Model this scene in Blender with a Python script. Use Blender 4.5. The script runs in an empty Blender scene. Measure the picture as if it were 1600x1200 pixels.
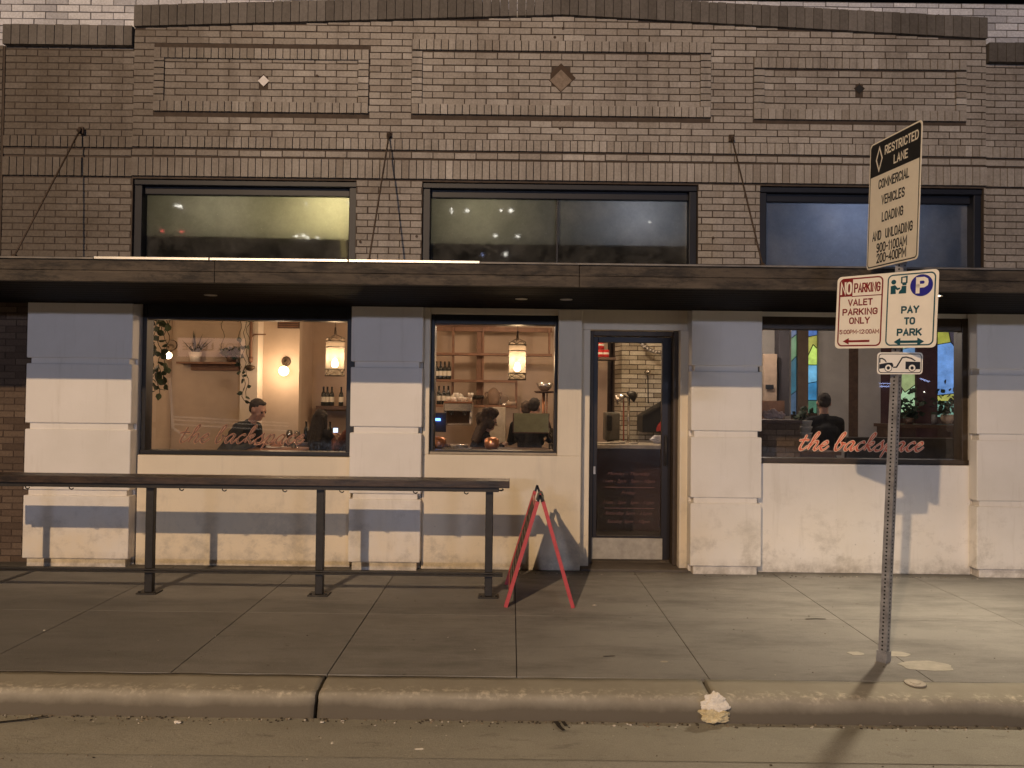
import bpy, bmesh, math, random
from mathutils import Vector, Matrix, noise
random.seed(7)
R = math.radians
S = bpy.context.scene
COL = S.collection

# ------------------------------------------------------------------ camera
CAM = Vector((0, -7.5, 1.69))
FPX, PITCH, ROLL = 1202.0, R(1.05), R(.69)
R0 = Vector((1, 0, 0)); U0 = Vector((0, -math.sin(PITCH), math.cos(PITCH))); FW = Vector((0, math.cos(PITCH), math.sin(PITCH)))
RT = math.cos(ROLL)*R0 + math.sin(ROLL)*U0
UP = -math.sin(ROLL)*R0 + math.cos(ROLL)*U0
def at(px, py, Y):
    """survey helper: point at depth Y seen at (px, py) of the 1600x1200 photo"""
    d = (px-800)*RT + (600-py)*UP + FPX*FW
    return CAM + d*((Y-CAM.y)/d.y)
def atz(px, py, Z):
    d = (px-800)*RT + (600-py)*UP + FPX*FW
    return CAM + d*((Z-CAM.z)/d.z)
def rpx(x0, x1, y0, y1, Y):
    a = at(x0, (y0+y1)/2, Y); b = at(x1, (y0+y1)/2, Y); t = at((x0+x1)/2, y0, Y); u = at((x0+x1)/2, y1, Y)
    return a.x, b.x, u.z, t.z          # x0 x1 z0 z1
cd = bpy.data.cameras.new('camera'); cam = bpy.data.objects.new('camera', cd); COL.objects.link(cam)
cd.sensor_width = 36; cd.lens = 36*FPX/1600; cd.clip_end = 300; cd.clip_start = .05
M = Matrix((RT, UP, -FW)).transposed().to_4x4(); M.translation = CAM
cam.matrix_world = M; S.camera = cam

# ------------------------------------------------------------------ materials
def new_mat(name):
    m = bpy.data.materials.new(name); m.use_nodes = True
    nt = m.node_tree; b = nt.nodes['Principled BSDF']
    return m, nt, b
def N(nt, typ, **kw):
    n = nt.nodes.new(typ)
    for k, v in kw.items():
        if k in n.inputs: n.inputs[k].default_value = v
        else: setattr(n, k, v)
    return n
def c4(c): return (c[0], c[1], c[2], 1)
def mixc(nt, fac, a, b, mode='MIX'):
    n = nt.nodes.new('ShaderNodeMix'); n.data_type = 'RGBA'; n.blend_type = mode
    for sock, v in ((0, fac), (6, a), (7, b)):
        if isinstance(v, (int, float)): n.inputs[sock].default_value = v
        elif isinstance(v, tuple): n.inputs[sock].default_value = c4(v)
        else: nt.links.new(v, n.inputs[sock])
    return n.outputs[2]
def ramp(nt, src, p0, p1, c0=0., c1=1.):
    n = nt.nodes.new('ShaderNodeMapRange'); n.inputs[1].default_value = p0; n.inputs[2].default_value = p1
    n.inputs[3].default_value = c0; n.inputs[4].default_value = c1; nt.links.new(src, n.inputs[0]); return n.outputs[0]
def noi(nt, scale, detail=4, rough=.6, vec=None, dist=0):
    n = N(nt, 'ShaderNodeTexNoise'); n.inputs['Scale'].default_value = scale; n.inputs['Detail'].default_value = detail
    n.inputs['Roughness'].default_value = rough; n.inputs['Distortion'].default_value = dist
    if vec is not None: nt.links.new(vec, n.inputs['Vector'])
    return n.outputs['Fac']
def wpos(nt, scale=(1, 1, 1)):
    g = nt.nodes.new('ShaderNodeNewGeometry'); mp = nt.nodes.new('ShaderNodeMapping'); mp.inputs['Scale'].default_value = scale
    nt.links.new(g.outputs['Position'], mp.inputs['Vector']); return mp.outputs[0]
def bump(nt, b, h, strength, dist=.01):
    n = nt.nodes.new('ShaderNodeBump'); n.inputs['Strength'].default_value = strength; n.inputs['Distance'].default_value = dist
    nt.links.new(h, n.inputs['Height']); nt.links.new(n.outputs[0], b.inputs['Normal'])
MATS = {}
def mat(name, col, rough=.6, metal=0., var=.18, scale=9., bmp=.0, spec=.4):
    if name in MATS: return MATS[name]
    m, nt, b = new_mat(name)
    v = wpos(nt)
    f = noi(nt, scale, 5, .65, v)
    dark = tuple(max(0, c*(1-var)) for c in col); light = tuple(min(1, c*(1+var)) for c in col)
    nt.links.new(mixc(nt, ramp(nt, f, .3, .7), dark, light), b.inputs['Base Color'])
    b.inputs['Roughness'].default_value = rough; b.inputs['Metallic'].default_value = metal
    b.inputs['Specular IOR Level'].default_value = spec
    if bmp: bump(nt, b, noi(nt, scale*8, 4, .7, v), bmp, .004)
    MATS[name] = m; return m
def glow(name, col, s):
    m, nt, b = new_mat(name)
    b.inputs['Base Color'].default_value = c4(tuple(.5*c for c in col)); b.inputs['Emission Color'].default_value = c4(col)
    b.inputs['Emission Strength'].default_value = s; return m
def glass_mat(name, tint=(.94, .94, .93), refl=1.8, rough=0., dust=.0, dustcol=(.3, .28, .25)):
    m, nt, b = new_mat(name); nt.nodes.remove(b)
    out = nt.nodes['Material Output']
    tr = N(nt, 'ShaderNodeBsdfTransparent'); tr.inputs[0].default_value = c4(tint)
    gl = N(nt, 'ShaderNodeBsdfAnisotropic'); gl.inputs['Roughness'].default_value = rough
    fr = N(nt, 'ShaderNodeFresnel'); fr.inputs[0].default_value = 1.45
    mu = N(nt, 'ShaderNodeMath', operation='MULTIPLY'); nt.links.new(fr.outputs[0], mu.inputs[0]); mu.inputs[1].default_value = refl
    mx = N(nt, 'ShaderNodeMixShader'); nt.links.new(mu.outputs[0], mx.inputs[0]); nt.links.new(tr.outputs[0], mx.inputs[1]); nt.links.new(gl.outputs[0], mx.inputs[2])
    last = mx.outputs[0]
    if dust:
        df = N(nt, 'ShaderNodeBsdfDiffuse'); df.inputs[0].default_value = c4(dustcol)
        f = ramp(nt, noi(nt, 3., 6, .7, wpos(nt)), .35, .8, dust*.4, dust*1.5)
        m2 = N(nt, 'ShaderNodeMixShader'); nt.links.new(f, m2.inputs[0]); nt.links.new(last, m2.inputs[1]); nt.links.new(df.outputs[0], m2.inputs[2]); last = m2.outputs[0]
    nt.links.new(last, out.inputs[0]); return m
def brick_mat(name, cols, rough=.85, stain=.35, dirt=(.05, .042, .035), sooty=0.):
    m, nt, b = new_mat(name)
    g = nt.nodes.new('ShaderNodeNewGeometry')
    cr = nt.nodes.new('ShaderNodeValToRGB'); e = cr.color_ramp.elements
    while len(e) < len(cols): e.new(.5)
    for i, (p, c) in enumerate(cols): e[i].position = p; e[i].color = c4(c)
    nt.links.new(g.outputs['Random Per Island'], cr.inputs[0])
    v = wpos(nt)
    f1 = ramp(nt, noi(nt, 1.1, 6, .65, v), .38, .72, 0, stain)
    c = mixc(nt, f1, cr.outputs[0], dirt)
    if sooty:
        c = mixc(nt, ramp(nt, noi(nt, 3.4, 6, .7, wpos(nt, (1.3, 1, .22))), .52, .74, 0, .5), c, (.10, .08, .065))
        sx = N(nt, 'ShaderNodeSeparateXYZ'); nt.links.new(v, sx.inputs[0])
        ad = N(nt, 'ShaderNodeMath', operation='MULTIPLY_ADD'); nt.links.new(noi(nt, 1.3, 6, .7, v), ad.inputs[0]); ad.inputs[1].default_value = 2.6; nt.links.new(sx.outputs[0], ad.inputs[2])
        c = mixc(nt, ramp(nt, ad.outputs[0], -.6, -3.2, 0, sooty), c, (.085, .066, .05))
    f2 = ramp(nt, noi(nt, 45., 4, .7, v), .3, .7, .78, 1.15)
    cc = N(nt, 'ShaderNodeCombineColor'); [nt.links.new(f2, cc.inputs[i]) for i in range(3)]
    c = mixc(nt, 1., c, cc.outputs[0], 'MULTIPLY')
    nt.links.new(c, b.inputs['Base Color']); b.inputs['Roughness'].default_value = rough; b.inputs['Specular IOR Level'].default_value = .25
    bump(nt, b, noi(nt, 120., 5, .7, v), .35, .003); return m
def paint_mat(name='white_paint', ca=(.85, .81, .765), cb=(.75, .715, .655)):
    m, nt, b = new_mat(name); v = wpos(nt)
    base = mixc(nt, ramp(nt, noi(nt, 1.4, 5, .6, v), .3, .75), ca, cb)
    sx = N(nt, 'ShaderNodeSeparateXYZ'); g = nt.nodes.new('ShaderNodeNewGeometry'); nt.links.new(g.outputs['Position'], sx.inputs[0])
    low = ramp(nt, sx.outputs[2], .95, .15)
    sc = ramp(nt, noi(nt, 3.6, 9, .72, wpos(nt, (1, 1, 1.1)), .15), .50, .70, 0, .7)
    mu = N(nt, 'ShaderNodeMath', operation='MULTIPLY'); nt.links.new(low, mu.inputs[0]); nt.links.new(sc, mu.inputs[1])
    lo2 = N(nt, 'ShaderNodeMath', operation='MULTIPLY'); nt.links.new(ramp(nt, sx.outputs[2], .95, .35), lo2.inputs[0]); nt.links.new(ramp(nt, noi(nt, 1.1, 5, .65, v), .3, .62), lo2.inputs[1])
    lo3 = N(nt, 'ShaderNodeMath', operation='MULTIPLY'); nt.links.new(lo2.outputs[0], lo3.inputs[0]); nt.links.new(ramp(nt, sx.outputs[0], 2.2, .8, .25, .8), lo3.inputs[1])
    base = mixc(nt, lo3.outputs[0], base, (.83, .70, .50))
    run = ramp(nt, noi(nt, 5., 5, .7, wpos(nt, (1.6, 1, .16))), .56, .74, 0, .28)
    base = mixc(nt, run, base, (.50, .45, .37))
    c = mixc(nt, mu.outputs[0], base, (.36, .32, .26))
    sp = ramp(nt, noi(nt, 26., 3, .6, v), .70, .76, 0, .45)
    mu2 = N(nt, 'ShaderNodeMath', operation='MULTIPLY'); nt.links.new(low, mu2.inputs[0]); nt.links.new(sp, mu2.inputs[1])
    c = mixc(nt, mu2.outputs[0], c, (.2, .17, .13))
    ft = ramp(nt, sx.outputs[2], .16, .0, 0, 1)
    fn = ramp(nt, noi(nt, 9., 6, .7, v), .35, .65, 0, .7)
    mu3 = N(nt, 'ShaderNodeMath', operation='MULTIPLY'); nt.links.new(ft, mu3.inputs[0]); nt.links.new(fn, mu3.inputs[1])
    c = mixc(nt, mu3.outputs[0], c, (.24, .2, .15))
    nt.links.new(c, b.inputs['Base Color']); b.inputs['Roughness'].default_value = .62
    bump(nt, b, noi(nt, 60., 5, .6, v), .25, .004); return m
def concrete_mat(name, a, d, spots=.5, sc=1., west=0.):
    m, nt, b = new_mat(name); v = wpos(nt)
    f = ramp(nt, noi(nt, .9*sc, 7, .68, v), .32, .7)
    c = mixc(nt, f, a, d)
    f2 = ramp(nt, noi(nt, 7.*sc, 6, .75, wpos(nt, (.6, 1.6, 1))), .56, .74, 0, spots)
    c = mixc(nt, f2, c, tuple(x*.5 for x in d))
    f3 = ramp(nt, noi(nt, 34.*sc, 3, .6, v), .68, .76, 0, .5)
    c = mixc(nt, f3, c, tuple(min(1, x*1.7) for x in a))
    if west:      # uneven darkening toward the bar end of the pavement, weaker near the wall
        sx = N(nt, 'ShaderNodeSeparateXYZ'); nt.links.new(v, sx.inputs[0])
        ad = N(nt, 'ShaderNodeMath', operation='MULTIPLY_ADD'); nt.links.new(noi(nt, .8, 6, .7, v), ad.inputs[0]); ad.inputs[1].default_value = 3.; nt.links.new(sx.outputs[0], ad.inputs[2])
        wf = N(nt, 'ShaderNodeMath', operation='MULTIPLY'); nt.links.new(ramp(nt, ad.outputs[0], 2.4, -2.2, 0, west), wf.inputs[0]); ay = N(nt, 'ShaderNodeMath', operation='MULTIPLY_ADD'); nt.links.new(noi(nt, 2.2, 6, .7, v), ay.inputs[0]); ay.inputs[1].default_value = .5; nt.links.new(sx.outputs[1], ay.inputs[2]); nt.links.new(ramp(nt, ay.outputs[0], -.78, -1.02, .35, 1.), wf.inputs[1])
        c = mixc(nt, wf.outputs[0], c, (.10, .098, .095))
        gi = nt.nodes.new('ShaderNodeNewGeometry'); tone = ramp(nt, gi.outputs['Random Per Island'], 0, 1, .86, 1.1); ct = N(nt, 'ShaderNodeCombineColor'); [nt.links.new(tone, ct.inputs[i]) for i in range(3)]
        c = mixc(nt, 1., c, ct.outputs[0], 'MULTIPLY')
        c = mixc(nt, ramp(nt, ay.outputs[0], .16, .32, 0, .75), c, (.075, .064, .052))
        c = mixc(nt, ramp(nt, noi(nt, 1.7, 7, .72, wpos(nt, (.45, 1.5, 1))), .46, .66, 0, .7), c, tuple(x*.55 for x in d))
        vo = N(nt, 'ShaderNodeTexVoronoi'); vo.inputs['Scale'].default_value = 3.1; nt.links.new(wpos(nt, (1, 1, 0)), vo.inputs['Vector'])
        c = mixc(nt, ramp(nt, vo.outputs['Distance'], .045, .03, 0, .55), c, (.09, .08, .07))
        vo = N(nt, 'ShaderNodeTexVoronoi'); vo.inputs['Scale'].default_value = 7.3; nt.links.new(wpos(nt, (1, 1, 0)), vo.inputs['Vector'])
        c = mixc(nt, ramp(nt, vo.outputs['Distance'], .06, .03, 0, .4), c, (.40, .36, .31))
    f4 = ramp(nt, noi(nt, 160., 3, .7, v), .3, .7, .8, 1.18)
    cc = N(nt, 'ShaderNodeCombineColor'); [nt.links.new(f4, cc.inputs[i]) for i in range(3)]
    c = mixc(nt, 1., c, cc.outputs[0], 'MULTIPLY')
    nt.links.new(c, b.inputs['Base Color']); b.inputs['Roughness'].default_value = .78
    bump(nt, b, noi(nt, 42., 9, .8, v), .6, .010); return m
def curb_mat():
    m, nt, b = new_mat('curb_concrete'); v = wpos(nt)
    c = mixc(nt, ramp(nt, noi(nt, 1.6, 7, .68, v), .32, .7), (.36, .33, .262), (.27, .242, .185))
    sx = N(nt, 'ShaderNodeSeparateXYZ'); nt.links.new(v, sx.inputs[0])
    f = noi(nt, 2.6, 7, .7, v)
    ad = N(nt, 'ShaderNodeMath', operation='MULTIPLY_ADD'); nt.links.new(f, ad.inputs[0]); ad.inputs[1].default_value = .09; nt.links.new(sx.outputs[2], ad.inputs[2])
    c = mixc(nt, ramp(nt, ad.outputs[0], .012, -.05, 0, .9), c, (.098, .082, .06))      # tyre and gutter grime on the face
    nose = N(nt, 'ShaderNodeMath', operation='MULTIPLY'); nt.links.new(ramp(nt, noi(nt, 24., 5, .7, v), .5, .66, 0, .8), nose.inputs[0]); nt.links.new(ramp(nt, ad.outputs[0], .0, .035), nose.inputs[1])
    nz = N(nt, 'ShaderNodeMath', operation='MULTIPLY'); nt.links.new(nose.outputs[0], nz.inputs[0]); nt.links.new(ramp(nt, sx.outputs[1], -2.93, -2.99), nz.inputs[1])
    c = mixc(nt, nz.outputs[0], c, (.72, .64, .50))                                       # scuffed pale nose
    nt.links.new(c, b.inputs['Base Color']); b.inputs['Roughness'].default_value = .8
    bump(nt, b, noi(nt, 50., 8, .75, v), .45, .006); return m
def wood_mat(name, a, d, axis_scale=(1.2, 14, 14), rough=.75, bmp=.4):
    m, nt, b = new_mat(name); v = wpos(nt, axis_scale)
    f = ramp(nt, noi(nt, 2.2, 8, .7, v, .6), .3, .7)
    c = mixc(nt, f, a, d)
    f2 = ramp(nt, noi(nt, 2.3, 8, .78, wpos(nt, (1, 2.5, 3.5))), .47, .60, 0, .95)
    c = mixc(nt, f2, c, tuple(x*.35 for x in d))
    f3 = ramp(nt, noi(nt, 16., 6, .75, wpos(nt, (1, 1.6, 1.8))), .52, .68, 0, .7)
    c = mixc(nt, f3, c, tuple(x*.5 for x in d))
    nt.links.new(c, b.inputs['Base Color']); b.inputs['Roughness'].default_value = rough
    bump(nt, b, f, bmp, .006); return m

M_BRICK = brick_mat('tan_brick', [(0, (.30, .262, .226)), (.12, (.352, .318, .282)), (.8, (.392, .358, .322)), (.95, (.435, .40, .366)), (1, (.51, .475, .436))], stain=.45, dirt=(.10, .078, .062), sooty=.8)
M_COPE = brick_mat('sooty_brick', [(0, (.125, .111, .10)), (.5, (.155, .14, .127)), (1, (.20, .182, .168))], stain=.5)
M_WBRICK = brick_mat('whitewashed_brick', [(0, (.50, .50, .54)), (.5, (.68, .68, .72)), (1, (.82, .82, .86))], stain=.35, dirt=(.16, .15, .15))
M_OLDBRICK = brick_mat('brown_brick', [(0, (.10, .066, .046)), (.5, (.145, .10, .07)), (1, (.19, .135, .095))], stain=.4)
M_CREAMB = brick_mat('cream_brick', [(0, (.34, .30, .235)), (.4, (.54, .49, .40)), (1, (.72, .67, .57))], stain=.5, dirt=(.16, .11, .07))
M_MORTAR = mat('mortar', (.07, .052, .04), .95, var=.25, scale=14)
M_DMORTAR = mat('dark_mortar', (.075, .05, .035), .95)
M_PAINT = paint_mat(); M_CREAM = paint_mat('cream_paint', (.80, .71, .56), (.70, .615, .48))
M_WALK = concrete_mat('sidewalk_concrete', (.32, .305, .28), (.245, .234, .214), west=.44)
M_CURB = curb_mat()
M_GUTTER = concrete_mat('gutter_concrete', (.43, .41, .345), (.32, .302, .25), .7, 1.2)
M_ROAD = concrete_mat('road_concrete', (.41, .395, .345), (.33, .317, .275), .6)
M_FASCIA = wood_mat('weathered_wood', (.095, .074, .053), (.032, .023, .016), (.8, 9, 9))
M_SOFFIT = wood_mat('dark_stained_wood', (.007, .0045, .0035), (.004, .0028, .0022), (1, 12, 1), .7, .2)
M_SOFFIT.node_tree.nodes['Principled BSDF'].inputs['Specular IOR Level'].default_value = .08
M_RAILW = wood_mat('oiled_wood', (.075, .044, .026), (.03, .018, .012), (1, 16, 16), .45, .2)
M_STEEL = mat('painted_steel', (.04, .036, .032), .5, .3, .2, 20)
M_GALV = mat('galvanised_steel', (.42, .40, .37), .45, .75, .25, 12)
M_ZINC = mat('zinc_post', (.34, .335, .345), .5, .45, .35, 14)
M_RUST = mat('rusty_iron', (.085, .06, .045), .8, .3, .4, 25)
M_FRAME = mat('black_frame', (.012, .011, .012), .45, 0, .2, 6)
M_NAVY = mat('navy_frame', (.007, .008, .014), .5, 0, .2, 6)
M_BROWNF = mat('brown_frame', (.06, .042, .026), .45, 0, .25, 8)
M_DARK = mat('dark_void', (.006, .005, .005), .9, 0, .1)
M_GLASS = glass_mat('window_glass', dust=.028)
M_RED = mat('red_painted_wood', (.52, .075, .08), .45, 0, .12, 18, .1)
M_CHALK = mat('worn_board', (.085, .055, .038), .8, 0, .45, 9)
M_WHITE = mat('white_sign_face', (.90, .84, .72), .42, 0, .05, 7)
M_BLACK = mat('black_sign_ink', (.012, .012, .014), .5, 0, .1)
M_SRED = mat('red_sign_ink', (.21, .012, .014), .5, 0, .12, 14)
M_TEAL = mat('teal_sign_ink', (.008, .075, .10), .5, 0, .1)
M_BLUE = mat('blue_sign_ink', (.02, .02, .26), .5, 0, .1)

# ------------------------------------------------------------------ mesh builder
class MB:
    def __init__(s): s.bm = bmesh.new()
    def quad(s, pts, m=0):
        f = s.bm.faces.new([s.bm.verts.new(p) for p in pts]); f.material_index = m; return f
    def box(s, x0, x1, y0, y1, z0, z1, m=0, bev=0.):
        v = [s.bm.verts.new((x, y, z)) for x in (x0, x1) for y in (y0, y1) for z in (z0, z1)]
        fs = []
        for q in ((0, 1, 3, 2), (4, 6, 7, 5), (0, 4, 5, 1), (2, 3, 7, 6), (0, 2, 6, 4), (1, 5, 7, 3)):
            f = s.bm.faces.new([v[i] for i in q]); f.material_index = m; fs.append(f)
        if bev:
            es = list({e for f in fs for e in f.edges})
            r = bmesh.ops.bevel(s.bm, geom=es, offset=bev, segments=2, profile=.5, affect='EDGES', clamp_overlap=True)
            for f in r['faces']: f.material_index = m
        return s
    def brick(s, x0, x1, yf, yb, z0, z1, m=0):
        a = [s.bm.verts.new(p) for p in ((x0, yf, z0), (x1, yf, z0), (x1, yf, z1), (x0, yf, z1), (x0, yb, z0), (x1, yb, z0), (x1, yb, z1), (x0, yb, z1))]
        for q in ((0, 1, 2, 3), (0, 4, 5, 1), (1, 5, 6, 2), (2, 6, 7, 3), (3, 7, 4, 0)):
            s.bm.faces.new([a[i] for i in q]).material_index = m
    def cyl(s, p0, p1, r0, r1=None, n=12, m=0, cap=True):
        p0, p1 = Vector(p0), Vector(p1); r1 = r0 if r1 is None else r1
        d = (p1-p0).normalized(); a = d.orthogonal().normalized(); b = d.cross(a)
        A = [s.bm.verts.new(p0+(a*math.cos(t)+b*math.sin(t))*r0) for t in [2*math.pi*i/n for i in range(n)]]
        B = [s.bm.verts.new(p1+(a*math.cos(t)+b*math.sin(t))*r1) for t in [2*math.pi*i/n for i in range(n)]]
        for i in range(n):
            f = s.bm.faces.new((A[i], A[(i+1) % n], B[(i+1) % n], B[i])); f.material_index = m; f.smooth = n > 6
        if cap:
            if r0 > 1e-5: s.bm.faces.new(A[::-1]).material_index = m
            if r1 > 1e-5: s.bm.faces.new(B).material_index = m
        return s
    def tube(s, pts, r, n=8, m=0):
        pts = [Vector(p) for p in pts]
        for a, b in zip(pts, pts[1:]): s.cyl(a, b, r, r, n, m)
        return s
    def bar(s, p0, p1, w, h, m=0, upv=(0, 0, 1)):
        p0, p1 = Vector(p0), Vector(p1); d = (p1-p0).normalized(); u = Vector(upv)
        a = d.cross(u).normalized(); b = a.cross(d).normalized()
        v = [s.bm.verts.new(p+a*i*w/2+b*j*h/2) for p in (p0, p1) for i, j in ((-1, -1), (1, -1), (1, 1), (-1, 1))]
        for q in ((3, 2, 1, 0), (4, 5, 6, 7), (0, 1, 5, 4), (1, 2, 6, 5), (2, 3, 7, 6), (3, 0, 4, 7)):
            s.bm.faces.new([v[i] for i in q]).material_index = m
        return s
    def lathe(s, prof, c=(0, 0, 0), n=14, m=0):
        c = Vector(c); rings = []
        for r, z in prof:
            rings.append([s.bm.verts.new(c+Vector((r*math.cos(2*math.pi*i/n), r*math.sin(2*math.pi*i/n), z))) for i in range(n)] if r > 1e-5 else [s.bm.verts.new(c+Vector((0, 0, z)))])
        for A, B in zip(rings, rings[1:]):
            for i in range(n):
                q = [A[i % len(A)], A[(i+1) % len(A)], B[(i+1) % len(B)], B[i % len(B)]]
                u = []; [u.append(x) for x in q if x not in u]
                if len(u) > 2:
                    f = s.bm.faces.new(u); f.material_index = m; f.smooth = True
        return s
    def ball(s, c, r, m=0, sub=2, sc=(1, 1, 1)):
        mt = Matrix.Translation(Vector(c)) @ Matrix.Diagonal((*sc, 1))
        g = bmesh.ops.create_icosphere(s.bm, subdivisions=sub, radius=r, matrix=mt)
        for v in g['verts']:
            for f in v.link_faces: f.material_index = m; f.smooth = True
        return s
    def prism(s, pts, y0, y1, m=0):
        """pts in (x, z), front at y0, back at y1"""
        A = [s.bm.verts.new((x, y0, z)) for x, z in pts]; B = [s.bm.verts.new((x, y1, z)) for x, z in pts]; n = len(pts)
        s.bm.faces.new(A).material_index = m; s.bm.faces.new(B[::-1]).material_index = m
        for i in range(n): s.bm.faces.new((A[i], B[i], B[(i+1) % n], A[(i+1) % n])).material_index = m
        return s
    def slab(s, pts, z0, z1, m=0):
        A = [s.bm.verts.new((x, y, z0)) for x, y in pts]; B = [s.bm.verts.new((x, y, z1)) for x, y in pts]; n = len(pts)
        s.bm.faces.new(A[::-1]).material_index = m; s.bm.faces.new(B).material_index = m
        for i in range(n): s.bm.faces.new((A[i], A[(i+1) % n], B[(i+1) % n], B[i])).material_index = m
        return s
    def mesh(s, name, mats, recalc=True):
        if recalc: bmesh.ops.recalc_face_normals(s.bm, faces=s.bm.faces)
        me = bpy.data.meshes.new(name); s.bm.to_mesh(me); s.bm.free()
        for k in (mats if isinstance(mats, (list, tuple)) else [mats]): me.materials.append(k)
        return me
    def build(s, name, mats, parent=None, loc=(0, 0, 0), recalc=True):
        o = bpy.data.objects.new(name, s.mesh(name, mats, recalc)); COL.objects.link(o); o.location = loc
        if parent: o.parent = parent
        return o
def tag(o, label=None, cat=None, group=None, kind=None):
    for k, v in (('label', label), ('category', cat), ('group', group), ('kind', kind)):
        if v: o[k] = v
    return o
def empty(name, loc, label, cat, group=None, rz=0):
    o = bpy.data.objects.new(name, None); COL.objects.link(o); o.location = loc; o.rotation_euler = (0, 0, rz)
    o.empty_display_size = .1
    return tag(o, label, cat, group)
def copy_tree(o, loc, label=None, group=None, rz=None):
    def rec(x, par):
        c = x.copy(); COL.objects.link(c)
        if par: c.parent = par
        for ch in x.children: rec(ch, c)
        return c
    c = rec(o, None); c.location = loc
    if rz is not None: c.rotation_euler = (0, 0, rz)
    if label: c['label'] = label
    if group: c['group'] = group
    return c
def rr(w, h, r, n=6):
    p = []
    for cx, cz, a0 in ((w/2-r, h/2-r, 0), (-w/2+r, h/2-r, 90), (-w/2+r, -h/2+r, 180), (w/2-r, -h/2+r, 270)):
        for i in range(n+1):
            a = R(a0+90*i/n); p.append((cx+r*math.cos(a), cz+r*math.sin(a)))
    return p
def ring(mb, outer, inner, y0, y1, m=0):
    n = len(outer)
    for i in range(n):
        j = (i+1) % n
        a, b, c, d = outer[i], outer[j], inner[j], inner[i]
        mb.quad([(a[0], y0, a[1]), (b[0], y0, b[1]), (c[0], y0, c[1]), (d[0], y0, d[1])], m)
def text_faces(mb, body, cx, cz, w, h, y, m=0, bold=0., shear=0.):
    """writing fitted into a w x h box centred on (cx, cz), facing -Y at depth y"""
    cu = bpy.data.curves.new('t', 'FONT'); cu.body = body; cu.size = 1; cu.offset = bold; cu.shear = shear; cu.resolution_u = 3
    ob = bpy.data.objects.new('t', cu); COL.objects.link(ob)
    dg = bpy.context.evaluated_depsgraph_get(); me = bpy.data.meshes.new_from_object(ob.evaluated_get(dg))
    xs = [v.co.x for v in me.vertices]; ys = [v.co.y for v in me.vertices]
    x0, x1, y0, y1 = min(xs), max(xs), min(ys), max(ys)
    vs = [mb.bm.verts.new((cx+((v.co.x-x0)/(x1-x0)-.5)*w, y, cz+((v.co.y-y0)/(y1-y0)-.5)*h)) for v in me.vertices]
    for p in me.polygons:
        try: mb.bm.faces.new([vs[i] for i in p.vertices]).material_index = m
        except ValueError: pass
    bpy.data.objects.remove(ob); bpy.data.curves.remove(cu); bpy.data.meshes.remove(me)

# plain road-sign capitals drawn with strokes of even width
OV = [(.5, 1), (.2, .96), (.03, .8), (0, .6), (0, .4), (.03, .2), (.2, .04), (.5, 0), (.8, .04), (.97, .2), (1, .4), (1, .6), (.97, .8), (.8, .96), (.5, 1)]
CC = [(1, .76), (.88, .93), (.5, 1), (.14, .92), (0, .68), (0, .32), (.14, .08), (.5, 0), (.88, .07), (1, .24)]
PP = [(0, 0), (0, 1), (.7, 1), (.95, .9), (1, .73), (.95, .56), (.7, .46), (0, .46)]
ST = {'A': [[(0, 0), (.5, 1), (1, 0)], [(.2, .33), (.8, .33)]], 'C': [CC], 'D': [[(0, 0), (0, 1), (.6, 1), (.92, .85), (1, .6), (1, .4), (.92, .15), (.6, 0), (0, 0)]],
 'E': [[(1, 0), (0, 0), (0, 1), (1, 1)], [(0, .52), (.82, .52)]], 'F': [[(0, 0), (0, 1), (1, 1)], [(0, .52), (.8, .52)]], 'G': [CC+[(1, .48), (.55, .48)]], 'H': [[(0, 0), (0, 1)], [(1, 0), (1, 1)], [(0, .5), (1, .5)]], 'I': [[(.5, 0), (.5, 1)]],
 'K': [[(0, 0), (0, 1)], [(1, 1), (.05, .40)], [(.34, .58), (1, 0)]], 'L': [[(0, 1), (0, 0), (1, 0)]], 'M': [[(0, 0), (0, 1), (.5, .3), (1, 1), (1, 0)]], 'N': [[(0, 0), (0, 1), (1, 0), (1, 1)]], 'O': [OV], '0': [OV],
 'P': [PP], 'R': [PP, [(.5, .46), (1, 0)]], 'S': [[(.97, .8), (.8, .96), (.5, 1), (.2, .96), (.03, .78), (.1, .6), (.3, .53), (.7, .47), (.92, .38), (.98, .2), (.8, .04), (.5, 0), (.2, .04), (.02, .2)]],
 'T': [[(0, 1), (1, 1)], [(.5, 1), (.5, 0)]], 'U': [[(0, 1), (0, .25), (.2, .04), (.5, 0), (.8, .04), (1, .25), (1, 1)]], 'V': [[(0, 1), (.5, 0), (1, 1)]], 'Y': [[(0, 1), (.5, .48), (1, 1)], [(.5, .48), (.5, 0)]],
 '1': [[(.1, .78), (.6, 1), (.6, 0)]], '2': [[(.02, .75), (.15, .95), (.5, 1), (.85, .95), (.97, .75), (.85, .5), (0, 0), (1, 0)]], '4': [[(.75, 0), (.75, 1), (0, .3), (1, .3)]],
 '5': [[(.95, 1), (.1, 1), (.05, .55), (.4, .64), (.8, .58), (.98, .33), (.85, .07), (.5, 0), (.15, .05), (0, .2)]], '9': [[(.95, .65), (.8, .5), (.45, .45), (.1, .55), (.02, .75), (.15, .95), (.5, 1), (.85, .93), (.98, .7), (.95, .4), (.8, .1), (.4, 0), (.1, .1)]],
 '-': [[(0, .47), (1, .47)]], ':': [[(.5, .18), (.5, .32)], [(.5, .68), (.5, .82)]], ' ': []}
STW = {'I': .12, 'M': .95, '1': .36, '-': .42, ':': .12, ' ': .3, 'E': .56, 'L': .54, 'T': .6}
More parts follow.
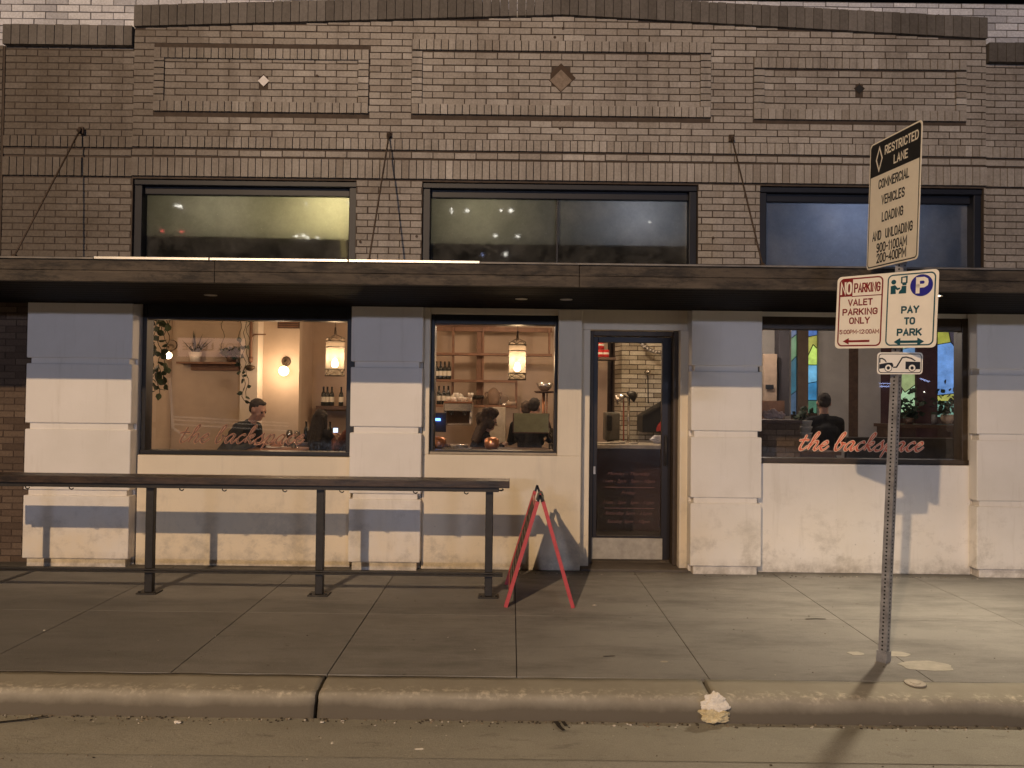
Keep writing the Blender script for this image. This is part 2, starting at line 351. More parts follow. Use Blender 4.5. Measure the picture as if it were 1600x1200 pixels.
def ribbon(mb, pts, hw, y, m):
    P = [Vector(p) for p in pts]; closed = (P[0]-P[-1]).length < 1e-6; n = len(P); prev = None
    for i, p in enumerate(P):
        a = P[i-1] if i else (P[-2] if closed else None); b = P[i+1] if i < n-1 else (P[1] if closed else None)
        d0 = (p-a).normalized() if a is not None else None; d1 = (b-p).normalized() if b is not None else None
        d0 = d0 or d1; d1 = d1 or d0; n0 = Vector((-d0.y, d0.x)); n1 = Vector((-d1.y, d1.x)); nn = (n0+n1)
        nn = nn.normalized() if nn.length > 1e-4 else n0
        k = hw/max(.45, nn.dot(n0)); e = Vector((0, 0))
        if not closed and i == 0: e = -d1*hw*.9
        if not closed and i == n-1: e = d0*hw*.9
        cur = (mb.bm.verts.new((p.x+e.x+nn.x*k, y, p.y+e.y+nn.y*k)), mb.bm.verts.new((p.x+e.x-nn.x*k, y, p.y+e.y-nn.y*k)))
        if prev: mb.bm.faces.new((prev[0], prev[1], cur[1], cur[0])).material_index = m
        prev = cur
def signtext(mb, body, cx, cz, w, h, y, m=0, wt=.17):
    adv = [STW.get(ch, .66) for ch in body]; gap = .30
    tot = sum(adv)+gap*(len(body)-1)+wt; sc = w/tot; x = cx-w/2+wt*sc/2; hw = wt*h/2*.95; k = 0
    hh_ = h-2*hw
    for ch, a in zip(body, adv):
        for st in ST[ch]:
            k += 1
            ribbon(mb, [(x+u*a*sc, cz-hh_/2+v*hh_) for u, v in st], min(hw, .11*sc+.0*hw) if False else hw, y-k*6e-6, m)
        x += (a+gap)*sc

# script lettering: centre lines of brush strokes, x-height = 1
GL = {
 't': (1.0, [[(.38, 1.75), (.34, .9), (.30, .3), (.45, 0), (.75, .12), (1.0, .5)], [(-.12, 1.02), (.3, 1.14), (.85, 1.12)]]),
 'h': (1.15, [[(0, .5), (.3, 1.15), (.47, 1.8), (.33, 1.98), (.2, 1.6), (.17, .7), (.14, 0)], [(.15, .3), (.4, .85), (.66, .98), (.76, .7), (.70, .2), (.85, 0), (1.0, .12), (1.15, .5)]]),
 'e': (.86, [[(0, .5), (.3, .5), (.56, .76), (.42, 1.0), (.18, .78), (.12, .3), (.35, 0), (.62, .1), (.86, .5)]]),
 'b': (.98, [[(0, .5), (.3, 1.15), (.45, 1.8), (.31, 1.98), (.18, 1.6), (.13, .5), (.3, 0), (.56, .14), (.68, .6), (.52, .92), (.62, .78), (.98, .72)]]),
 'a': (1.1, [[(.72, .88), (.46, 1.0), (.16, .7), (.12, .22), (.34, .0), (.6, .4), (.78, 1.0)], [(.78, 1.0), (.70, .3), (.82, 0), (.95, .1), (1.1, .5)]]),
 'c': (.84, [[(.66, .78), (.5, 1.0), (.18, .75), (.12, .28), (.35, 0), (.6, .1), (.84, .5)]]),
 'k': (1.08, [[(0, .5), (.3, 1.15), (.47, 1.8), (.33, 1.98), (.2, 1.6), (.17, .7), (.14, 0)], [(.16, .4), (.42, .86), (.66, .95), (.62, .66), (.3, .5), (.52, .2), (.70, 0), (.9, .1), (1.08, .5)]]),
 's': (.84, [[(0, .5), (.3, .85), (.46, 1.12), (.48, .8), (.62, .4), (.48, .02), (.2, .0), (.08, .16)], [(.5, .05), (.66, .14), (.84, .5)]]),
 'p': (1.02, [[(0, .5), (.28, 1.0), (.2, .3), (.08, -.8)], [(.2, .3), (.42, .9), (.68, .92), (.72, .4), (.5, 0), (.26, .14)], [(.5, .02), (.78, .12), (1.02, .5)]]),
 ' ': (.55, []),
}
def catmull(p, n=6):
    p = [Vector(q) for q in p]; P = [p[0]*2-p[1]] + p + [p[-1]*2-p[-2]]; out = []
    for i in range(1, len(P)-2):
        for k in range(n):
            t = k/n; a, b, c, d = P[i-1:i+3]
            out.append(.5*((2*b)+(c-a)*t+(2*a-5*b+4*c-d)*t*t+(3*b-a-3*c+d)*t**3))
    out.append(P[-2]); return out
def script(mb, word, x0, z0, width, xh, y, extra, m, slant=.42, thick=.10, thin=.045):
    tot = sum(GL[ch][0] for ch in word); sx = width/tot; cx = 0; k = 0
    for ch in word:
        adv, strokes = GL[ch]
        for st in strokes:
            P = catmull([(cx+u+slant*w, w) for u, w in st]); k += 1
            P = [Vector((x0+p.x*sx, z0+p.y*xh)) for p in P]; prev = None
            for i, p in enumerate(P):
                d = (P[min(i+1, len(P)-1)]-P[max(i-1, 0)]).normalized(); nrm = Vector((-d.y, d.x))
                hw = xh*(thin+thick*abs(d.x*math.sin(R(35))-d.y*math.cos(R(35)))**1.5) + extra
                if i in (0, len(P)-1): hw *= .55
                yy = y-k*2.5e-5-i*6e-7
                cur = (mb.bm.verts.new((p.x+nrm.x*hw, yy, p.y+nrm.y*hw)), mb.bm.verts.new((p.x-nrm.x*hw, yy, p.y-nrm.y*hw)))
                if prev:
                    mb.bm.faces.new((prev[0], prev[1], cur[1], cur[0])).material_index = m
                prev = cur
        cx += adv

# ------------------------------------------------------------------ brick laying
CO, BL, JT = .0655, .211, .0105
def course_wall(mb, x0, x1, z0, z1, yf, holes=(), depth=.03, m=0, ztop=None, co=CO, bl=BL, start=0, jt=JT):
    i = start; z = z0; hx_ = x0
    while z < z1-.012:
        ze = min(z+co-jt, z1)
        x = x0-(bl/2 if i % 2 else 0)
        while x < x1:
            a, b = max(x, x0), min(x+bl-jt, x1); x += bl
            if b-a < .02: continue
            segs = [(a, b)]
            for hx0, hx1, hz0, hz1 in holes:
                if ze <= hz0+.004 or z >= hz1-.004: continue
                ns = []
                for p, q in segs:
                    if q <= hx0 or p >= hx1: ns.append((p, q)); continue
                    if p < hx0-.015: ns.append((p, hx0-.004))
                    if q > hx1+.015: ns.append((hx1+.004, q))
                segs = ns
            for p, q in segs:
                t = ze
                if ztop:
                    t = min(ze, ztop(p)-.005, ztop(q)-.005)
                    if t-z < .012: continue
                j = random.uniform(-.0022, .0022); e = random.uniform(-.0022, .0022); g = random.uniform(-.0025, .0025) if p > hx_ + .02 and q < x1-.02 else 0
                mb.brick(p+g, q+g*.6, yf+j, yf+depth, z+e, t+e*.7, m)
        z += co; i += 1
def soldier(mb, x0, x1, z0, z1, yf, depth=.03, m=0, w=.0715, jt=.008, holes=()):
    n = max(1, round((x1-x0)/w)); w = (x1-x0)/n
    for i in range(n):
        a, b = x0+i*w+jt/2, x0+(i+1)*w-jt/2
        j = random.uniform(-.0015, .0015); mb.brick(a, b, yf+j, yf+depth, z0+.003, z1-.003, m)
def vstack(mb, x0, x1, z0, z1, yf, depth=.03, m=0):
    z = z0
    while z < z1-.02:
        mb.brick(x0+.003, x1-.003, yf, yf+depth, z, min(z+CO-JT, z1), m); z += CO

# ================================================================== BUILDING
B = empty('brick_building', (0, 0, 0), 'tan brick shopfront with white painted ground floor, wooden canopy and stepped parapet', 'building')
def ztop(x):
    if x < -3.75: return 5.10
    if x > 4.62: return 5.04
    return 5.29+(x+3.75)/4.2*.165 if x < .45 else 5.455-(x-.45)/4.17*.185
panels = [(-3.55, -1.44, 4.46, 5.09), (-1.02, 1.915, 4.46, 5.20), (2.335, 4.42, 4.45, 5.06)]
trans = [(-3.74, -1.55), (-.90, 1.80), (2.41, 4.60)]
zT, zTb = 3.80, 2.70
mb = MB()
holes = [(a, b, zTb, zT) for a, b in trans]
mids = [(-3.75, 4.62)]
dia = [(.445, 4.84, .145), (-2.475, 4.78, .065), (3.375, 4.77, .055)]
dh = [(cx-r*.62, cx+r*.62, cz-r*.62, cz+r*.62) for cx, cz, r in dia]
# wall field between canopy and lintel band, band courses, upper field
course_wall(mb, -3.75, 4.62, 2.70, 3.815, 0, holes)
course_wall(mb, -5.03, -3.755, 2.70, 3.815, .03, holes); course_wall(mb, 4.625, 6.6, 2.70, 3.815, .03, holes)
for x0, x1, o in ((-3.75, 4.62, 0), (-5.03, -3.755, .03), (4.625, 6.6, .03)):
    soldier(mb, x0, x1, 3.82, 4.005, o-.022); course_wall(mb, x0, x1, 4.03, 4.09, o-.004); soldier(mb, x0, x1, 4.105, 4.215, o-.018)
    course_wall(mb, x0, x1, 4.225, 5.6, o, [(a, b, c, d) for a, b, c, d in panels]+dh, ztop=ztop, start=1)
course_wall(mb, -7.5, -5.05, 2.7, 5.1, .01)
for a, b, c, d in panels:
    fw = .105
    soldier(mb, a, b, d-fw, d, -.022); soldier(mb, a, b, c, c+fw, -.022)
    vstack(mb, a, a+fw, c+fw, d-fw, -.022); vstack(mb, b-fw, b, c+fw, d-fw, -.022)
    course_wall(mb, a+fw, b-fw, c+fw, d-fw, 0, dh)
mb.build('brick_wall', M_BRICK, B)
# mortar backing: slabs behind the bricks with the transom openings left free
mb = MB(); YM, YB = .006, .30
def back(x0, x1, z0, z1, o=0, m=0): mb.box(x0, x1, YM+o, YB, z0, z1, m)
xs = [-3.75, -3.74+.0, -1.55, -.90, 1.80, 2.41, 4.60, 4.62]
for a, b in ((-1.55, -.90), (1.80, 2.41), (4.60, 4.62)): back(a, b, 2.70, zT)
back(-3.75, -3.74, 2.70, zT)
back(-5.03, -3.75, 2.70, zT, .03); back(4.62, 6.6, 2.70, zT, .03); back(-7.5, -5.03, 2.7, 5.1, .012)
back(-3.75, 4.62, zT, 4.4); back(-5.03, -3.75, zT, 5.1, .03); back(4.62, 6.6, zT, 5.04, .03)
mb.prism([(-3.75, 4.4), (4.62, 4.4), (4.62, 5.27), (.45, 5.455), (-3.75, 5.29)], YM, YB)
mb.build('mortar_backing', M_MORTAR, B)
# coping
mb = MB()
def cope(x0, x1, t, y0=-.032):
    n = max(1, round((x1-x0)/.085)); w = (x1-x0)/n
    for i in range(n):
        a, b = x0+i*w+.003, x0+(i+1)*w-.003; za, zb = ztop(a), ztop(b); j = random.uniform(-.004, .004)
        mb.prism([(a, za), (b, zb), (b, zb+t+j), (a, za+t+j)], y0+j*.5, YB+.02)
cope(-5.03, -3.76, .195); cope(-3.75, 4.62, .205); cope(4.63, 6.6, .19)
mb.build('coping', M_COPE, B)
# small stone diamonds let into the panels
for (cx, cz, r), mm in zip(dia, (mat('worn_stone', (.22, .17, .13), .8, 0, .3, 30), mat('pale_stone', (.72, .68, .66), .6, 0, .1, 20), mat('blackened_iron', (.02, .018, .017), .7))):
    mb = MB(); mb.prism([(cx-r, cz), (cx, cz-r), (cx+r, cz), (cx, cz+r)], -.002, .03, 1)  # dark backing; its band above the stone paints the shade of a recess
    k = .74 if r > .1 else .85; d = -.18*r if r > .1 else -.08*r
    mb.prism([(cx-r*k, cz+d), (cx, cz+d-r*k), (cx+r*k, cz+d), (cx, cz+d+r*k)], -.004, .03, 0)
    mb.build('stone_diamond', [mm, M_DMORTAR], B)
# anchor bolt holes
for x, z in ((.46, 5.33), (.38, 5.24), (.44, 4.42), (.44, 4.34), (-1.95, 4.83), (4.15, 5.5), (-1.5, 3.2), (1.95, 3.28), (-.95, 3.26)):
    mb = MB(); mb.cyl((x, -.006, z), (x, .02, z), .014, .014, 8); mb.build('anchor_bolt', M_RUST, B)

# transom windows
def frost(name, tint, rough):
    m, nt, b = new_mat(name); nt.nodes.remove(b); out = nt.nodes['Material Output']
    v = wpos(nt)
    tl = N(nt, 'ShaderNodeBsdfTranslucent'); tl.inputs[0].default_value = c4(tint)
    df = N(nt, 'ShaderNodeBsdfDiffuse')
    nt.links.new(mixc(nt, ramp(nt, noi(nt, 2.2, 8, .75, v), .42, .72), (.02, .02, .02), (.19, .185, .17)), df.inputs[0])
    sp = noi(nt, 95., 2, .5, v); sc2 = noi(nt, 6., 9, .8, wpos(nt, (1, 1, 1.5)), 1.2)
    dd = mixc(nt, ramp(nt, sp, .70, .78), df.inputs[0].links[0].from_socket, (.55, .54, .48)); dd = mixc(nt, ramp(nt, sc2, .62, .70, 0, .8), dd, (.42, .41, .36)); nt.links.new(dd, df.inputs[0])
    nt.links.new(mixc(nt, ramp(nt, noi(nt, 3.5, 9, .78, v), .34, .66), tuple(.78*x for x in tint), tint), tl.inputs[0])
    mx = N(nt, 'ShaderNodeMixShader'); mx.inputs[0].default_value = .45; nt.links.new(tl.outputs[0], mx.inputs[1]); nt.links.new(df.outputs[0], mx.inputs[2])
    gl = N(nt, 'ShaderNodeBsdfAnisotropic'); gl.inputs['Roughness'].default_value = rough
    fr = N(nt, 'ShaderNodeFresnel'); fr.inputs[0].default_value = 1.5
    mu = N(nt, 'ShaderNodeMath', operation='MULTIPLY'); nt.links.new(fr.outputs[0], mu.inputs[0]); mu.inputs[1].default_value = 1.6
    m2 = N(nt, 'ShaderNodeMixShader'); nt.links.new(mu.outputs[0], m2.inputs[0]); nt.links.new(mx.outputs[0], m2.inputs[1]); nt.links.new(gl.outputs[0], m2.inputs[2])
    nt.links.new(m2.outputs[0], out.inputs[0]); return m
M_FROST = frost('frosted_glass', (.62, .62, .58), .03)
M_HELPER_BOARD = mat('helper_box_board', (.30, .29, .27), .9, 0, .3, 3)
for i, (a, b) in enumerate(trans):
    fr = MB(); t = .075
    fr.box(a, b, .03, .10, zT-.055, zT-.001, 0, .006); fr.box(a+.0, b-.0, .10, .20, zT-.13, zT-.02, 0, .006)
    fr.box(a+.001, a+t, .04, .20, zTb, zT-.056, 0, .006); fr.box(b-t, b-.001, .04, .20, zTb, zT-.056, 0, .006)
    fr.box(a+t, b-t, .06, .20, zTb, zTb+.06, 0, .006)
    if i == 1: fr.box(.425, .44, .13, .165, zTb+.06, zT-.13)
    f = fr.build('transom_window', M_NAVY, B)
    p = MB(); p.quad([(a+t, .15, zTb+.06), (b-t, .15, zTb+.06), (b-t, .15, zT-.06), (a+t, .15, zT-.06)]); p.build('pane', M_FROST, f)
    l = MB()  # unseen box added behind the pane to hold its glow
    for q in ([(a, .95, zTb), (b, .95, zTb), (b, .95, zT), (a, .95, zT)], [(a, .301, zTb), (b, .301, zTb), (b, .95, zTb), (a, .95, zTb)], [(a, .301, zT), (b, .301, zT), (b, .95, zT), (a, .95, zT)],
              [(a, .301, zTb), (a, .95, zTb), (a, .95, zT), (a, .301, zT)], [(b, .301, zTb), (b, .95, zTb), (b, .95, zT), (b, .301, zT)]): l.quad(q)
    zs_ = (3.31, 3.27, 2.98)[i]; l.box(a, b, .2, .949, zs_-.012, zs_)  # unseen shelf added to keep the bulb glow off the lower pane
    l.build('helper_light_box', M_HELPER_BOARD, f)

# ground floor: pilasters built of courses of painted blocks with recessed strips
grooves = [(.69, .745), (1.335, 1.395), (1.975, 2.03)]
def pilaster(x0, x1, ret=.14):
    mb = MB(); zs = [.08] + [z for g in grooves for z in g] + [2.575]
    for i in range(0, len(zs), 2): mb.box(x0, x1, 0, ret, zs[i], zs[i+1], 0, .009)
    for a, b in grooves+[(0.0, .08)]: mb.box(x0+.035, x1-.035, .022, ret, a-.004, b+.004, 0, .004)
    return mb.build('pilaster', M_PAINT, B)
for a, b in ((-4.74, -3.71), (-1.575, -.875), (1.75, 2.44), (4.535, 6.6)): pilaster(a, b)
PY, PB = .13, .36
def wall(mb, x0, x1, z0, z1, y0=PY, y1=PB, bev=.006): mb.box(x0, x1, y0, y1, z0, z1, 0, bev)
mb = MB()
for a_ in ((-4.73, -3.72, 0, 2.68, .141), (2.445, 4.55, 0, 1.075), (2.45, 4.55, 2.54, 2.68, .2), (-1.565, -.885, 0, 2.68, .141), (1.76, 2.43, 0, 2.68, .141), (4.56, 6.6, 0, 2.68, .141)):
    mb = MB(); wall(mb, *a_); mb.build('white_wall', M_PAINT, B)
mb = MB()
wall(mb, -3.70, -1.585, 0, 1.085); wall(mb, -3.72, -1.565, 2.60, 2.68, .2)
wall(mb, -.875, .69, 0, 1.125, .10); wall(mb, -.875, -.815, 1.125, 2.575, .10); wall(mb, .455, .69, 1.125, 2.575, .10)
wall(mb, -.86, .68, 2.52, 2.68, .16)
# door surround
wall(mb, .69, .785, 0, 2.39, .24); wall(mb, 1.685, 1.765, 0, 2.39, .2); wall(mb, .69, 1.765, 2.39, 2.68, .24)
mb.build('cream_wall', M_CREAM, B)

# shop windows
M_LET_D = mat('salmon_lettering_edge', (.62, .27, .165), .5, 0, .1); M_LET_F = mat('shaded_lettering', (.145, .085, .055), .6, 0, .1)  # dim copy of the lettering, its shade and lit rim put into the colours
M_LET_E = mat('pale_orange_edge', (1.0, .62, .42), .5, 0, .1); M_LET_R = mat('orange_red_lettering', (.82, .17, .085), .5, 0, .1)  # front-lit copy of the same lettering, brightness put into the colours
def shop_window(a, b, z0, z1, fy, glass, fm, sill=True, head=.1, t=.035):
    gy, (g0, g1, h0, h1) = .27, glass
    mb = MB(); mb.box(a, g0, fy, .34, z0+.03, z1, 0, .004); mb.box(g1, b, fy, .34, z0+.03, z1, 0, .004)
    mb.box(g0, g1, fy+.01, .34, h1, z1, 0, .004); mb.box(a, b, fy-.02, .34, z0, h0, 0, .005)
    w = mb.build('shop_window', fm, B)
    p = MB(); p.quad([(g0, gy, h0), (g1, gy, h0), (g1, gy, h1), (g0, gy, h1)]); p.build('pane', M_GLASS, w)
    return w
wL = shop_window(-3.705, -1.58, 1.09, 2.60, .19, (-3.66, -1.655, 1.13, 2.44), M_FRAME)
wM = shop_window(-.812, .452, 1.13, 2.52, .17, (-.775, .425, 1.165, 2.425), M_FRAME)
wR = shop_window(2.445, 4.56, 1.08, 2.54, .19, (2.475, 4.50, 1.125, 2.415), M_BROWNF)
mb = MB(); mb.box(-.815, .455, .135, .165, 1.128, 1.15, 0, .003); mb.build('sill', mat('tan_sill', (.36, .30, .22), .6), wM)
for w, x0, e, fl, ex in ((wL, -3.375, M_LET_D, M_LET_F, .0022), (wR, 2.87, M_LET_E, M_LET_R, .0068)):
    mb = MB(); script(mb, 'the backspace', x0, 1.205, 1.27, .088, .267, ex, 0)
    script(mb, 'the backspace', x0+(.0015 if ex < .003 else 0), 1.205, 1.27, .088, .2655, -.001, 1)
    mb.build('lettering', [e, fl], w, recalc=False)

# door
mb = MB(); mb.box(.785, .83, .36, .48, .02, 2.39, 0, .004); mb.box(1.64, 1.685, .30, .48, .02, 2.39, 0, .004); mb.box(.83, 1.64, .36, .48, 2.34, 2.39, 0, .004)
mb.build('door_frame', M_BROWNF, B)
mb = MB(); mb.box(.83, .885, .42, .47, .05, 2.335, 0, .004); mb.box(1.545, 1.638, .42, .47, .05, 2.335, 0, .004); mb.box(.885, 1.545, .42, .47, 2.275, 2.335, 0, .004); mb.box(.885, 1.545, .42, .47, .05, .29, 0, .004)
D = mb.build('door', mat('dark_door', (.018, .013, .011), .4), B)
p = MB(); p.quad([(.885, .45, .29), (1.545, .45, .29), (1.545, .45, 2.275), (.885, .45, 2.275)]); p.build('pane', M_GLASS, D)
mb = MB(); mb.box(.80, 1.56, .405, .419, .055, .27, 0, .003); mb.build('kick_plate', mat('scuffed_plate', (.40, .36, .29), .55, .1, .2, 12), D)
mb = MB(); mb.tube([(1.585, .415, 1.02), (1.585, .375, 1.02), (1.585, .375, 1.32), (1.585, .415, 1.32)], .009); mb.build('handle', M_STEEL, D)
mb = MB(); mb.box(.845, .868, .411, .419, .92, 1.0, 0, .002); mb.cyl((.857, .411, .98), (.857, .402, .98), .008); mb.build('lock', M_GALV, D)
mb = MB()
for txt, z, w in (('Monday - Thursday', .92, .44), ('11am - 2pm   5pm - 10pm', .845, .54), ('Friday', .725, .15), ('11am - 2pm   5pm - 11pm', .625, .52), ('Saturday 5pm - 11pm', .515, .48), ('Sunday 5pm - 10pm', .43, .44)):
    text_faces(mb, txt, 1.215, z, w, .045, .446, 0, 0, .35)
for z in (.785, .57): mb.box(.97, 1.48, .4455, .4475, z-.003, z+.003)
mb.build('lettering', mat('faded_red_lettering', (.14, .07, .06), .6), D, recalc=False)
mb = MB(); mb.box(.70, 1.76, .1, .48, -.005, .018, 0, .004); mb.build('threshold', mat('worn_threshold', (.12, .10, .08), .7), B)

# canopy
mb = MB()
xsg = [-7.5, -4.9, -2.26, .5, 3.1, 6.6]
for a, b in zip(xsg, xsg[1:]):
    for z0, z1 in ((2.535, 2.618), (2.620, 2.700)):
        j = random.uniform(-.004, .004); mb.box(a+.002, b-.002, -1.70+j, -1.65, z0, z1, 0, .004)
CN = mb.build('canopy', M_FASCIA, B)
mb = MB(); n = 34; w = 14.1/n
mb.box(-7.5, 6.6, -1.649, .09, 2.585, 2.695)
for i in range(12): mb.box(-7.5, 6.6, -1.645+i*.14, -1.645+i*.14+.135, 2.567, 2.584, 0, .003)
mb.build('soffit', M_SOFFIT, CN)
mb = MB(); mb.box(-7.5, -3.17, -1.715, -1.6, 2.702, 2.715); mb.box(-.25, 6.6, -1.715, -1.6, 2.702, 2.715); mb.build('dull_edging', mat('dull_tin', (.17, .155, .14), .6, .5, .3, 9), CN)
mb = MB()
for a, b in ((-3.165, -2.30), (-2.292, -1.25), (-1.242, -.255)): mb.box(a, b, -1.718, -1.6, 2.702, 2.722, 0, .002)
mb.build('bright_edging', mat('shiny_tin', (.78, .74, .66), .38, .85, .1, 9), CN)
for px, py in ((322, 460), (815, 462), (886, 468)):
    x = at(px, py, -.85).x; mb = MB(); mb.cyl((x, -.75, 2.566), (x, -.75, 2.560), .055, .055, 16); mb.build('recessed_light', mat('dull_trim', (.35, .32, .28), .5, .4), CN)
for X, Z, bx in ((-4.25, 4.26, .0), (-1.23, 4.25, .0), (2.12, 4.26, .0)):
    mb = MB(); mb.cyl((X, -.03, Z), (X, -1.05, 2.73), .008, .008, 8)
    r = mb.build('tie_rod', M_RUST, CN)
    mb = MB(); mb.box(X-.026, X+.026, -.022, .0, Z-.034, Z+.034, 0, .004); mb.cyl((X, -.026, Z+.01), (X, -.06, Z-.02), .018, .018, 8); mb.build('anchor_plate', M_RUST, r)
    mb = MB(); mb.box(X-.03, X+.03, -1.1, -1.0, 2.697, 2.72); mb.bar((X, -1.05, 2.715), (X, -.96, 2.86), .03, .03); mb.build('turnbuckle', M_RUST, r)

# neighbouring brown brick wall at the edge of the shopfront
mb = MB(); course_wall(mb, -7.5, -4.745, .0, 2.68, .20, (), .03); mb.box(-7.5, -4.745, .206, .5, 0, 2.68, 1)
W = mb.build('brick_side_wall', [M_OLDBRICK, M_DMORTAR]); tag(W, 'brown brick wall of the neighbouring shop beside the end white pilaster', 'wall')
# whitewashed wall behind the parapet
mb = MB(); course_wall(mb, -9, 9, 4.9, 5.84, .42, (), .03, co=.075, bl=.235); mb.box(-9, 9, .426, .7, 4.6, 5.85, 1)
W = mb.build('whitewashed_wall', [M_WBRICK, mat('grey_mortar', (.13, .12, .12), .9)]); tag(W, 'whitewashed brick wall rising just behind the tan parapet', 'wall')
mb = MB(); mb.box(-7.5, 6.6, .301, 9, 4.45, 4.6); mb.build('roof', mat('roof_felt', (.03, .03, .03), .9), B)

# ================================================================== GROUND
mb = MB(); jx = [-14, -9.6, -8.4, -7.2, -5.9, -4.5, -3.28, -2.05, -1.10, .05, 1.22, 2.58, 3.92, 5.2, 6.5, 7.8, 14]
for a, b in zip(jx, jx[1:]):
    g = .0028
    for y0, y1 in ((-2.80, -1.485), (-1.485, .45)):
        mb.box(a+g, b-g, y0+.0015, y1-.0015, -.2, 0, 0, .003)
mb.box(-14, 14, -2.8, .45, -.22, -.02, 1)
tag(mb.build('sidewalk', [M_WALK, mat('joint_dirt', (.045, .038, .03), .95)]), 'grey concrete sidewalk slabs in front of the shop', None, None, 'structure')
mb = MB(); prof = [(-2.803, -.3), (-2.803, -.002), (-2.86, -.004), (-2.92, -.008), (-2.97, -.013)]
for i in range(7):
    a = R(8+76*i/6); prof.append((-3.010-.045*math.sin(a), -.061+.046*math.cos(a)))
prof += [(-3.062, -.085), (-3.069, -.11), (-3.078, -.139), (-3.10, -.3)]
for a, b in ((-14, -5.6), (-5.585, -1.110), (-1.090, 1.165), (1.190, 5.4), (5.415, 14)):
    seg = max(2, int((b-a)/.035)); rows = []
    for k in range(seg+1):
        x = a+(b-a)*k/seg
        rows.append([mb.bm.verts.new((x, y+(.007*noise.noise((x*2.3, y*9, 1))+(.007*max(0, noise.noise((x*9, z*25, 2))-.12)*3 if -.1 < z < -.012 else 0) if z > -.25 else 0), z+(.004*noise.noise((x*3.1, y*7, 5))-(.012*max(0, noise.noise((x*11, y*14, 7))-.25) if y < -2.95 else 0) if z > -.25 else 0))) for y, z in prof])
    for A, C in zip(rows, rows[1:]):
        for k in range(len(prof)-1):
            f = mb.bm.faces.new((A[k], A[k+1], C[k+1], C[k])); f.smooth = True
    mb.bm.faces.new(rows[0]); mb.bm.faces.new(rows[-1])
mb.box(-14, 14, -3.0, -2.81, -.3, -.1, 1)
tag(mb.build('curb', [M_CURB, mat('joint_dirt', (.045, .038, .03))]), 'rounded concrete curb', None, None, 'structure')
mb = MB(); seg = 140
def grid(mb, x0, x1, y0, y1, nx, ny, zf, m=0):
    V = [[mb.bm.verts.new((x0+(x1-x0)*i/nx, y0+(y1-y0)*j/ny, zf(x0+(x1-x0)*i/nx, y0+(y1-y0)*j/ny))) for j in range(ny+1)] for i in range(nx+1)]
    for i in range(nx):
        for j in range(ny):
            f = mb.bm.faces.new((V[i][j], V[i+1][j], V[i+1][j+1], V[i][j+1])); f.material_index = m; f.smooth = True
grid(mb, -14, 14, -3.56, -3.07, 180, 8, lambda x, y: -.1425+.002*noise.noise((x*1.7, y*2, 3))-.010*max(0, (y+3.25)/.18))
tag(mb.build('gutter', M_GUTTER), 'concrete gutter along the curb', None, None, 'structure')
mb = MB(); grid(mb, -40, 40, -26, -3.54, 160, 60, lambda x, y: -.1465)
tag(mb.build('road', M_ROAD), 'worn grey roadway', None, None, 'structure')
mb = MB(); mb.quad([(-150, -150, -.35), (150, -150, -.35), (150, 150, -.35), (-150, 150, -.35)])
tag(mb.build('ground', mat('far_ground', (.05, .048, .045), .9)), None, None, None, 'structure')
# worn concrete patches round the signpost foot
def blob(cx, cy, rx, ry, seed, n=22):
    return [(cx+rx*math.cos(t)*(1+.35*noise.noise((math.cos(t)*1.3+seed, math.sin(t)*1.3, seed))+.12*noise.noise((math.cos(t)*5+seed, math.sin(t)*5, seed))), cy+ry*math.sin(t)*(1+.35*noise.noise((math.cos(t)*1.3, math.sin(t)*1.3+seed, seed+4)))) for t in [2*math.pi*i/n for i in range(n)]]
mb = MB()
for cx, cy, rx, ry, sd in ((2.60, -2.30, .10, .05, 1), (2.33, -2.30, .05, .04, 2), (2.69, -2.53, .17, .10, 3)):
    mb.slab(blob(cx, cy, rx, ry, sd, 40), .001, .003)
tag(mb.build('concrete_patch', mat('pale_concrete', (.44, .41, .35), .85, 0, .2, 12)), 'pale concrete patching round the signpost foot', None, None, 'structure')
mb = MB()
def crack(pts, w, z):
    P = [Vector((a, b, z)) for a, b in pts]
    for i in range(len(P)-1):
        d = (P[i+1]-P[i]).normalized(); n = Vector((-d.y, d.x, 0))*w*random.uniform(.5, 1)
        mb.quad([P[i]-n, P[i+1]-n*.8, P[i+1]+n*.8, P[i]+n])
crack([(-3.0, -3.30), (-2.85, -3.22), (-2.7, -3.17), (-2.6, -3.12)], .012, -.136); crack([(.27, -3.11), (.29, -3.19), (.31, -3.23)], .022, -.136); crack([(.31, -3.11), (.325, -3.17)], .02, -.136)
crack([(2.30, -1.50), (2.38, -1.485), (2.46, -1.49)], .016, .004); crack([(.62, -2.42), (.70, -2.41)], .008, .004)
tag(mb.build('crack', mat('crack_dirt', (.03, .024, .018), .95)), 'dark cracks and holes in the pavement', None, None, 'structure')


# ================================================================== STREET THINGS
# standing drink rail
T = empty('drink_rail', (-2.37, -.93, 0), 'long dark wooden drink ledge on grey steel posts with a foot rail', 'drink rail')
mb = MB(); 
for y0, y1 in ((-.12, -.042), (-.038, .038), (.042, .12)): mb.box(-2.36, 2.36, y0, y1, .935, .995, 0, .004)
mb.build('counter_top', M_RAILW, T)
mb = MB(); mb.box(-2.30, 2.27, -.09, -.05, .898, .934, 0, .002); mb.box(-2.30, 2.27, .05, .09, .898, .934, 0, .002); mb.build('steel_bearer', M_STEEL, T)
for x in (-2.16, -.69, .755, 2.19):
    mb = MB(); mb.box(x-.032, x+.032, -.032, .032, .012, .933, 0, .004)
    p = mb.build('post', M_STEEL, T)
    mb = MB(); mb.box(x-.085, x+.085, -.07, .07, .0, .012, 0, .002)
    for sx in (-.065, .065): mb.cyl((x+sx, -.045, .012), (x+sx, -.045, .024), .012, .012, 6)
    mb.build('base_plate', M_STEEL, p)
